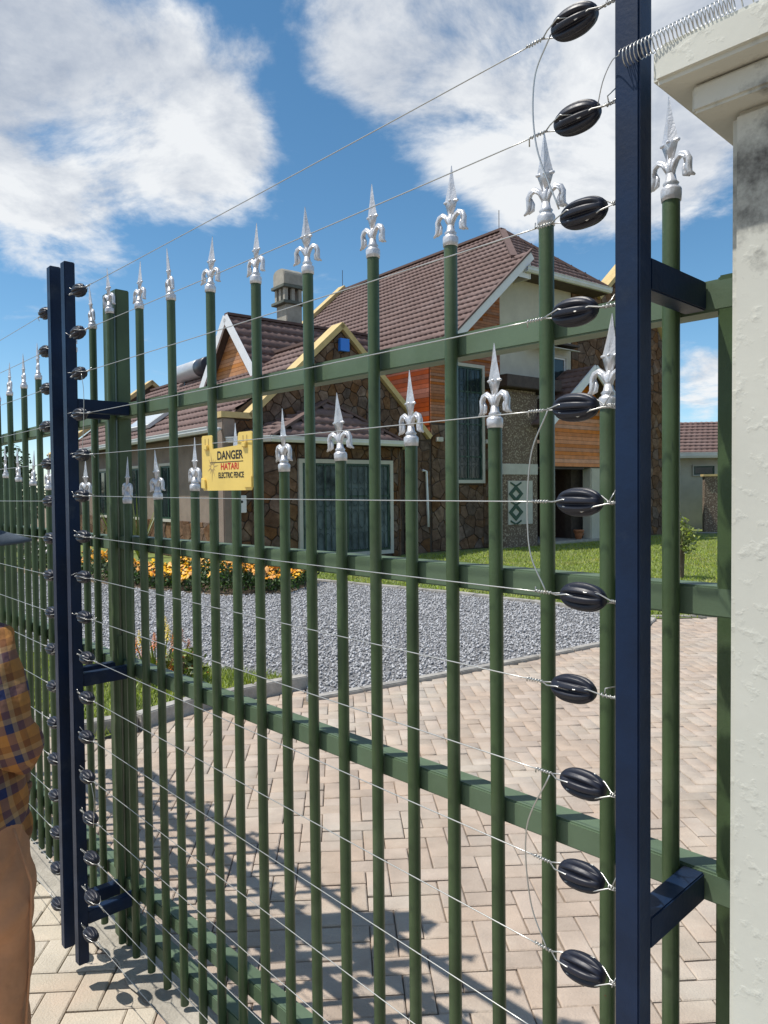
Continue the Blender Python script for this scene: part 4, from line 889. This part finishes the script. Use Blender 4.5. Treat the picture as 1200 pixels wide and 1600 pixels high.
# ------------------------------------------------------------------ outbuilding at the right
ob = empty('outbuilding', (12.4, 30, 0), R(-6), label='low outbuilding with brown tiled roof and stone wall at the far right', cat='building')
MB().box(-2.6, 7, 0, 5, 0, 2.95).build('wall', CREAM, ob)
OM = fr((0, 0, 0), (1, 0, 0), (0, 0, 1), (0, -1, 0))
Lo = math.hypot(3.2, 1.5); roof_plane('roof', rect(0, 10.4, 0, Lo), (-3.0, -.5, 3.05), (1, 0, 0), (0, 3.2 / Lo, 1.5 / Lo), parent=ob); roof_plane('roof', rect(0, 10.4, 0, Lo), (-3.0, 5.9, 3.05), (1, 0, 0), (0, -3.2 / Lo, 1.5 / Lo), parent=ob)
gutter((-3.0, -.5, 3.08), (7.4, -.5, 3.08), (0, -1, 0), parent=ob, h=.22)
window(OM, .15, .95, 2.2, 2.55, mull=1, trim=.05, grille=False, parent=ob)
MB().box(-1.2, -.55, -.12, -.001, 0, 2.5).build('stone_pier', PEBBLE, ob)
ow = MB().box(-.1, 3.4, -2.2, -1.95, 0, 2.1).build('screen_wall', PEBBLE, ob); MB().box(-.16, 3.46, -2.26, -1.89, 2.1, 2.18).build('wall_cap', COPING, ow)
sheet('paved_path', [(11.6, 27.6), (16.5, 27.1), (16.5, 26.4), (11.6, 26.9)], .016, CONC, kind='structure')

# ------------------------------------------------------------------ plants
def leaf_cards(name, P, size, m, parent=None, nrm=None, aspect=2.0, **k):
    n_ = len(P); Rm = rand_rot(n_); sz = size * rng.uniform(.6, 1.4, n_)
    q = np.array([(-.5, 0, 0), (0, -.5 / aspect, .06), (.5, 0, 0), (0, .5 / aspect, .06)]); V = np.einsum('nij,kj->nki', Rm, q) * sz[:, None, None] + P[:, None, :]
    return np_mesh(name, V.reshape(-1, 3), np.arange(n_ * 4).reshape(-1, 4), m, parent, **k)
def clump_pts(n_, centre, rad, k=9):
    c = rng.normal(size=(k, 3)); c /= np.linalg.norm(c, axis=1)[:, None]; c = c * rng.uniform(.25, .7, (k, 1)); w = rng.integers(0, k, n_)
    d_ = rng.normal(size=(n_, 3)); d_ /= np.linalg.norm(d_, axis=1)[:, None]; p = c[w] + d_ * (rng.uniform(0, 1, n_) ** .45)[:, None] * .45
    p = p * np.array(rad) + np.array(centre); return p[p[:, 2] > .03]
def bush(name, loc, rad, n_, size, m, label, group=None, stems=5, flowers=None):
    r = empty(name, loc, label=label, cat='bush', group=group)
    leaf_cards('crown', clump_pts(n_, (0, 0, rad[2]), rad), size, m, r)
    st = MB()
    for i in range(stems):
        a = rng.uniform(0, 2 * PI); st.tube([(0.05 * math.cos(a), .05 * math.sin(a), -.02), (rad[0] * .2 * math.cos(a), rad[1] * .2 * math.sin(a), rad[2] * .7), (rad[0] * .5 * math.cos(a), rad[1] * .5 * math.sin(a), rad[2] * 1.4)], [.03, .02, .008], 6)
    st.build('trunk', BARK, r)
    if flowers: leaf_cards('blossoms', clump_pts(flowers[0], (0, 0, rad[2]), (rad[0] * 1.06, rad[1] * 1.06, rad[2] * 1.05)), flowers[1], flowers[2], r)
    return r
bush('garden_shrub', (5.45, 13.6, 0), (.40, .40, .62), 620, .085, ALOE, 'small loose shrub on the lawn right of the near blue post')
BG = 'shrubs along the far left boundary'
for i, (x, y, rx, rz, m_i, lab) in enumerate([(-11.6, 22.5, 1.5, 1.55, LEAFD, 'dark bushy shrub just left of the blue posts, before the wing'), (-13.2, 21.5, 1.3, 1.2, LEAF, 'green shrub with pale blossoms behind the farther gate leaf'), (-13.4, 25.5, 2.2, 1.5, LEAFD, 'tall dark shrub at the back of the left boundary row'), (-15.2, 22.5, 1.6, 1.05, LEAF, 'leftmost green shrub behind the farther gate leaf')]):
    bush('boundary_shrub', (x, y, 0), (rx, rx, rz), 3800, .16, m_i, lab, BG, flowers=(160, .10, WFLOW) if i in (1, 3) else None)
for i, (x, y, r_) in enumerate([(-8.6, 15.6, .7), (-9.8, 16.8, .8), (-7.6, 16.2, .6)]):
    bush('flowering_bush', (x, y, 0), (r_, r_, .42), 1500, .09, LEAF, ['low flowering bush with pale blossoms at the left end of the marigold bed', 'low flowering bush farthest left beyond the gravel', 'low flowering bush close to the wing wall'][i], 'low bushes by the wing', flowers=(170, .07, WFLOW))
# marigold bed
bed_poly = BED[:5] + [(-6.9, 15.4), (-4.6, 14.4), (-2.2, 13.9)]
sheet('flower_bed_soil', bed_poly, .016, SOIL, kind='structure')
n_ = 60000; P = np.c_[rng.uniform(-7, -1, n_), rng.uniform(11.6, 15.5, n_)]; P = P[inpoly(P, bed_poly)]
def bed_h(P): return .36 + .13 * np.sin(P[:, 0] * 3.1 + P[:, 1] * 1.3) + .07 * np.sin(P[:, 0] * 7.7 - P[:, 1] * 4.1) + .05 * np.sin(P[:, 1] * 9.2 + P[:, 0] * 2.2)
zz_ = bed_h(P) * rng.uniform(.05, 1, len(P)) ** .6
leaf_cards('marigold_foliage', np.c_[P, zz_], .06, LEAF, None, label='dark green leaves massed under the orange flowers of the bed', cat='flower bed', kind='stuff')
n_ = 11000; P = np.c_[rng.uniform(-7, -1, n_), rng.uniform(11.6, 15.5, n_)]; P = P[inpoly(P, bed_poly)]
keep = (np.sin(P[:, 0] * 5.3 + 1) * np.sin(P[:, 1] * 4.7) + rng.normal(0, .55, len(P))) > -.12; P = P[keep]; nf = len(P)
zt = bed_h(P) * rng.uniform(.70, 1.0, nf) + .05; k8 = 7; rad_ = rng.uniform(.022, .040, nf)
V = np.zeros((nf, k8 + 1, 3)); tilt = rng.normal(0, .5, (nf, 2))
for k in range(k8):
    a = 2 * PI * k / k8; V[:, k, 0] = P[:, 0] + rad_ * math.cos(a); V[:, k, 1] = P[:, 1] + rad_ * math.sin(a); V[:, k, 2] = zt + rad_ * (tilt[:, 0] * math.cos(a) + tilt[:, 1] * math.sin(a))
V[:, k8] = np.c_[P[:, 0], P[:, 1] - rad_ * .3, zt + rad_ * .75]
Ff = np.array([(k, (k + 1) % k8, k8) for k in range(k8)])
np_mesh('marigold_flowers', V.reshape(-1, 3), (Ff[None] + (np.arange(nf) * (k8 + 1))[:, None, None]).reshape(-1, 3), ORANGE, None, label='mass of orange marigold heads in the bed along the gravel', cat='flowers', kind='stuff')
# spiky plants
def spiky(name, loc, n_, L_, w, m, label, group=None, flowers=None, cat='plant'):
    r = empty(name, loc, label=label, cat=cat, group=group)
    for i in range(n_):
        a = rng.uniform(0, 2 * PI); el = rng.uniform(.95, 1.5) if L_ > 1 else rng.uniform(.35, 1.35); ll = L_ * rng.uniform(.7, 1.1); v = []; 
        for k in range(6):
            t = k / 5; e_ = el - t * .5; x = math.cos(el) * ll * t; z = math.sin(el) * ll * t - .25 * ll * t * t * math.cos(el); ww = w * (1 - t) ** .6 * (1 if k else .7) + .001
            for s in (-1, 1): v.append((x * math.cos(a) - s * ww * math.sin(a), x * math.sin(a) + s * ww * math.cos(a), z + .01 * abs(s)))
        MB().add(v, [(k * 2, k * 2 + 1, k * 2 + 3, k * 2 + 2) for k in range(5)]).build('leaf', m, r)
    for (x, y, h, m2) in flowers or ():
        s = MB().tube([(x * .4, y * .4, 0), (x, y, h)], .006, 5).build('flower_stalk', ALOE, r)
        hd = MB(); 
        for k in range(44):
            a = k * 2.4; zz2 = h + .13 * k / 44 - .07; rr2 = .052 * (1 - k / 60)
            hd.add([(x + rr2 * .3 * math.cos(a + .5), y + rr2 * .3 * math.sin(a + .5), zz2), (x + rr2 * .3 * math.cos(a - .5), y + rr2 * .3 * math.sin(a - .5), zz2), (x + rr2 * 1.2 * math.cos(a), y + rr2 * 1.2 * math.sin(a), zz2 - .02)], [(0, 1, 2)])
        hd.build('flower_head', m2, s)
    return r
AG = 'spiky plants against the wing wall'
def HP(s, t, z=0): return H0 + U * s + Vv * t + Vector((0, 0, z))
for i, (s, t, L_, lab) in enumerate([(-6.85, 5.6, 1.75, 'tall yellow-green spiky plant before the wing, left of the pair'), (-6.9, 3.9, 1.85, 'tall yellow-green spiky plant before the wing, right of the pair'), (-6.7, 1.6, .7, 'small dark spiky plant low against the wing wall')]):
    spiky('spiky_plant', HP(s, t), 26, L_, .035, ALOE if i < 2 else LEAFD, lab, AG)
spiky('poker_plant', (-2.0, 6.42, .01), 46, .46, .016, ALOE, 'spiky plant with orange and yellow flower spikes on the grass island', None,
      [(-.30 + .033 * k + .05 * math.sin(k * 5), .12 * math.sin(k * 2.3), .16 + .26 * abs(math.sin(k * 1.7)), POKER if k % 3 else YFLOW) for k in range(18)] + [(.10, .02, .46, YFLOW), (.06, .08, .52, YFLOW), (.20, -.06, .66, YFLOW), (.17, .05, .58, YFLOW)])
bush('ground_bush', (-1.75, 6.35, 0), (.26, .2, .16), 700, .06, ALOE, 'low straw-coloured tuft beside the flower spikes on the island', flowers=(90, .045, POKER))
pot = empty('flower_pot', HP(5.5, -.35, .10), label='small terracotta pot at the dark entrance', cat='pot')
MB().lathe([(.09, 0), (.13, .16), (.16, .24), (.17, .24), (.17, .29), (.14, .29), (.12, .2)], 18).build('pot_body', TERRA, pot, smooth=True)
MB().tube([(.16 * math.cos(a), -.02, .16 + .06 * math.sin(a)) for a in [k * PI / 5 - PI / 2 for k in range(6)]], .012, 6).build('pot_handle', TERRA, pot)

# ------------------------------------------------------------------ person at the left edge
def skin_mesh(name, verts, edges, rad, m, parent, sub=2, root=0, folds=0, **k):
    me = bpy.data.meshes.new(name); me.from_pydata(verts, edges, []); o = bpy.data.objects.new(name + '_t', me); COL.objects.link(o)
    o.modifiers.new('skin', 'SKIN'); s = o.modifiers.new('sub', 'SUBSURF'); s.levels = sub; s.render_levels = sub
    if not me.skin_vertices: raise RuntimeError('no skin layer')
    for i, r in enumerate(rad): me.skin_vertices[0].data[i].radius = r if isinstance(r, tuple) else (r, r); me.skin_vertices[0].data[i].use_root = (i == root)
    dg = bpy.context.evaluated_depsgraph_get(); out = bpy.data.meshes.new_from_object(o.evaluated_get(dg)); bpy.data.objects.remove(o)
    if folds:
        nr = [v.normal.copy() for v in out.vertices]
        for v, q in zip(out.vertices, nr):
            x, y, z = v.co; a = math.sin(z * 31 + x * 40 + 2.2 * math.sin(x * 17 + y * 11)) + .6 * math.sin(z * 58 - y * 47 + 3 * math.sin(z * 9)) + .5 * math.sin(x * 63 + z * 21)
            v.co += q * folds * a
    for p in out.polygons: p.use_smooth = True
    out.materials.clear(); return link(name, out, m, parent, **k)
per = empty('person', (-1.185, 1.93, 0), R(-8), label='person in plaid shirt, tan trousers and grey cap cut by the left edge', cat='person')
# local frame: y forward (away from the camera), x to the person's right
bv = [(0, 0, .88), (0, 0, 1.02), (0, .02, 1.18), (0, .03, 1.30), (0, .05, 1.385), (-.01, .075, 1.45), (-.015, .09, 1.535), (-.015, .095, 1.60),
      (.13, 0, .80), (.15, .02, .46), (.145, -.01, .09), (.15, .12, .04), (-.09, 0, .84), (-.11, .03, .46), (-.11, 0, .09), (-.12, .13, .04),
      (.13, .02, 1.275), (.222, -.03, 1.075), (.17, .10, .93), (.10, .19, .90), (-.155, .025, 1.29), (-.21, 0, 1.06), (-.19, .08, .84), (-.17, .11, .77)]
be = [(0, 1), (1, 2), (2, 3), (3, 4), (4, 5), (5, 6), (6, 7), (0, 8), (8, 9), (9, 10), (10, 11), (0, 12), (12, 13), (13, 14), (14, 15), (3, 16), (16, 17), (17, 18), (18, 19), (3, 20), (20, 21), (21, 22), (22, 23)]
br = [(.14, .10), (.13, .095), (.145, .10), (.12, .085), .052, .062, (.078, .092), (.06, .075), .085, .055, .040, .035, .085, .055, .040, .035, .055, .040, .030, .026, .055, .040, .030, .026]
bod = skin_mesh('body', bv, be, br, SKIN, per)
# hands: palm and five bent fingers each
for sx in (1, -1):
    base = Vector((.10, .19, .90)) if sx > 0 else Vector((-.17, .11, .77)); hv = [base, base + Vector((0, .01, -.045)), base + Vector((0, .015, -.085))]; he = [(0, 1), (1, 2)]; hr = [.024, (.036, .016), (.038, .014)]
    for k in range(4):
        o3 = hv[2] + Vector((0, -.026 + .018 * k, -.005)); L3 = [.062, .074, .070, .055][k]; i0 = len(hv)
        hv += [o3, o3 + Vector((-.006 * sx, .004, -L3 * .45)), o3 + Vector((-.016 * sx, .010, -L3 * .8)), o3 + Vector((-.026 * sx, .014, -L3))]; he += [(2, i0), (i0, i0 + 1), (i0 + 1, i0 + 2), (i0 + 2, i0 + 3)]; hr += [.0095, .009, .0085, .0075]
    i0 = len(hv); hv += [hv[1] + Vector((-.008 * sx, .032, -.012)), hv[1] + Vector((-.018 * sx, .045, -.04)), hv[1] + Vector((-.022 * sx, .048, -.062))]; he += [(1, i0), (i0, i0 + 1), (i0 + 1, i0 + 2)]; hr += [.012, .010, .0085]
    skin_mesh('hand', [tuple(p) for p in hv], he, hr, SKIN, bod)
# face features: nose, ears, eyes, mouth (head turned right)
hc = Vector((-.015, .09, 1.555)); fd = Vector((.86, .48, -.10)).normalized(); sdv = fd.cross(Vector((0, 0, 1))).normalized(); hu = sdv.cross(fd)
MB().tube([hc + fd * .078 + hu * .025, hc + fd * .100 - hu * .008, hc + fd * .086 - hu * .018], [.010, .016, .008], 8).build('nose', SKIN, bod, smooth=True)
for s in (-1, 1):
    MB().lathe([(.004, -.012), (.024, -.006), (.030, .004), (.014, .010)], 12, lambda p, s=s: hc + sdv * s * (.078 + p[2]) + fd * (p[0] * .6) + hu * (p[1] * 1.1 - .005)).build('ear', SKIN, bod, smooth=True)
    MB().lathe([(.002, -.006), (.010, -.003), (.010, .003), (.002, .006)], 10, lambda p, s=s: hc + sdv * (s * .032 + p[0]) + hu * (p[1] * .6 + .02) + fd * (.082 + p[2])).build('eye', WFLOW, bod, smooth=True)
MB().tube([hc + fd * .080 + sdv * -.022 - hu * .045, hc + fd * .088 - hu * .047, hc + fd * .080 + sdv * .022 - hu * .045], [.004, .007, .004], 8).build('mouth', TERRA, bod, smooth=True)
skin_mesh('shirt', [(.080, -.005, .62), (.066, 0, .86), (.035, .01, 1.02), (0, .02, 1.18), (0, .03, 1.29), (0, .045, 1.36), (.13, .015, 1.27), (.235, -.035, 1.075), (.19, .09, .93), (-.165, .02, 1.285), (-.23, -.005, 1.07), (-.21, .065, .86)],
          [(0, 1), (1, 2), (2, 3), (3, 4), (4, 5), (4, 6), (6, 7), (7, 8), (4, 9), (9, 10), (10, 11)],
          [(.205, .145), (.192, .135), (.172, .125), (.165, .125), (.13, .105), .070, .074, .068, .055, .078, .064, .052], PLAID, per, sub=4, folds=.0065)
skin_mesh('trousers', [(.03, 0, .92), (.05, -.01, .80), (.155, -.005, .66), (.155, .015, .44), (.145, -.005, .10), (-.095, -.005, .66), (-.11, .025, .44), (-.11, .0, .10)],
          [(0, 1), (1, 2), (2, 3), (3, 4), (1, 5), (5, 6), (6, 7)], [(.165, .125), (.175, .135), (.105, .11), .085, .075, (.105, .11), .085, .075], TROUSER, per, sub=4, folds=.0060)
MB().tube([(.215, .0, .80), (.262, .0, .66), (.243, .015, .44), (.222, -.002, .12)], .0035, 6).build('side_seam', TROUSER, per, smooth=True)
MB().tube([(.225, -.075, .74), (.18, -.118, .735), (.12, -.138, .73)], .004, 6).build('pocket_welt', TROUSER, per, smooth=True)
for s, y in ((.15, .06), (-.12, .07)):
    MB().lathe([(.045, 0), (.055, .01), (.055, .03), (.045, .06), (.03, .08)], 16, lambda p, s=s, y=y: (s + p[0] * .85, y + p[1] * 2.3, p[2])).build('shoe', SHOE, per, smooth=True)
MB().lathe([(.096, -.02), (.100, .0), (.098, .03), (.085, .060), (.055, .082), (.01, .09)], 24, lambda p: hc + Vector((0, 0, .012)) + sdv * (p[0] * .92) + fd * (p[1] * 1.02) + hu * (p[2] + .028)).build('hair', HAIR, per, smooth=True)
cp_ = MB().lathe([(.100, .010), (.104, .030), (.101, .055), (.087, .083), (.056, .104), (.01, .112)], 28, lambda p: hc + sdv * (p[0] * .94) + fd * (p[1] * 1.05) + hu * (p[2] + .018)).build('cap', CAPM, per, smooth=True)
v = []; f = []
for i in range(13):       # curved peak
    a = (i / 12 - .5) * PI * .92; 
    for j in range(5):
        t = j / 4; r0 = .100; ext = .098 * math.cos(a) ** .6 if math.cos(a) > 0 else 0
        p = hc + hu * (.030 - .020 * t - .022 * (math.sin(a) ** 2) * t) + sdv * (r0 * math.sin(a) * .94) + fd * (r0 * math.cos(a) * 1.04 + ext * t)
        v += [p, p - hu * .007]
for i in range(12):
    for j in range(4):
        k = (i * 5 + j) * 2; f += [(k, k + 2, k + 12, k + 10), (k + 1, k + 11, k + 13, k + 3)]
for i in range(12): k = (i * 5 + 4) * 2; f.append((k, k + 1, k + 11, k + 10))
MB().add(v, f).build('cap_peak', CAPM, cp_, smooth=True)
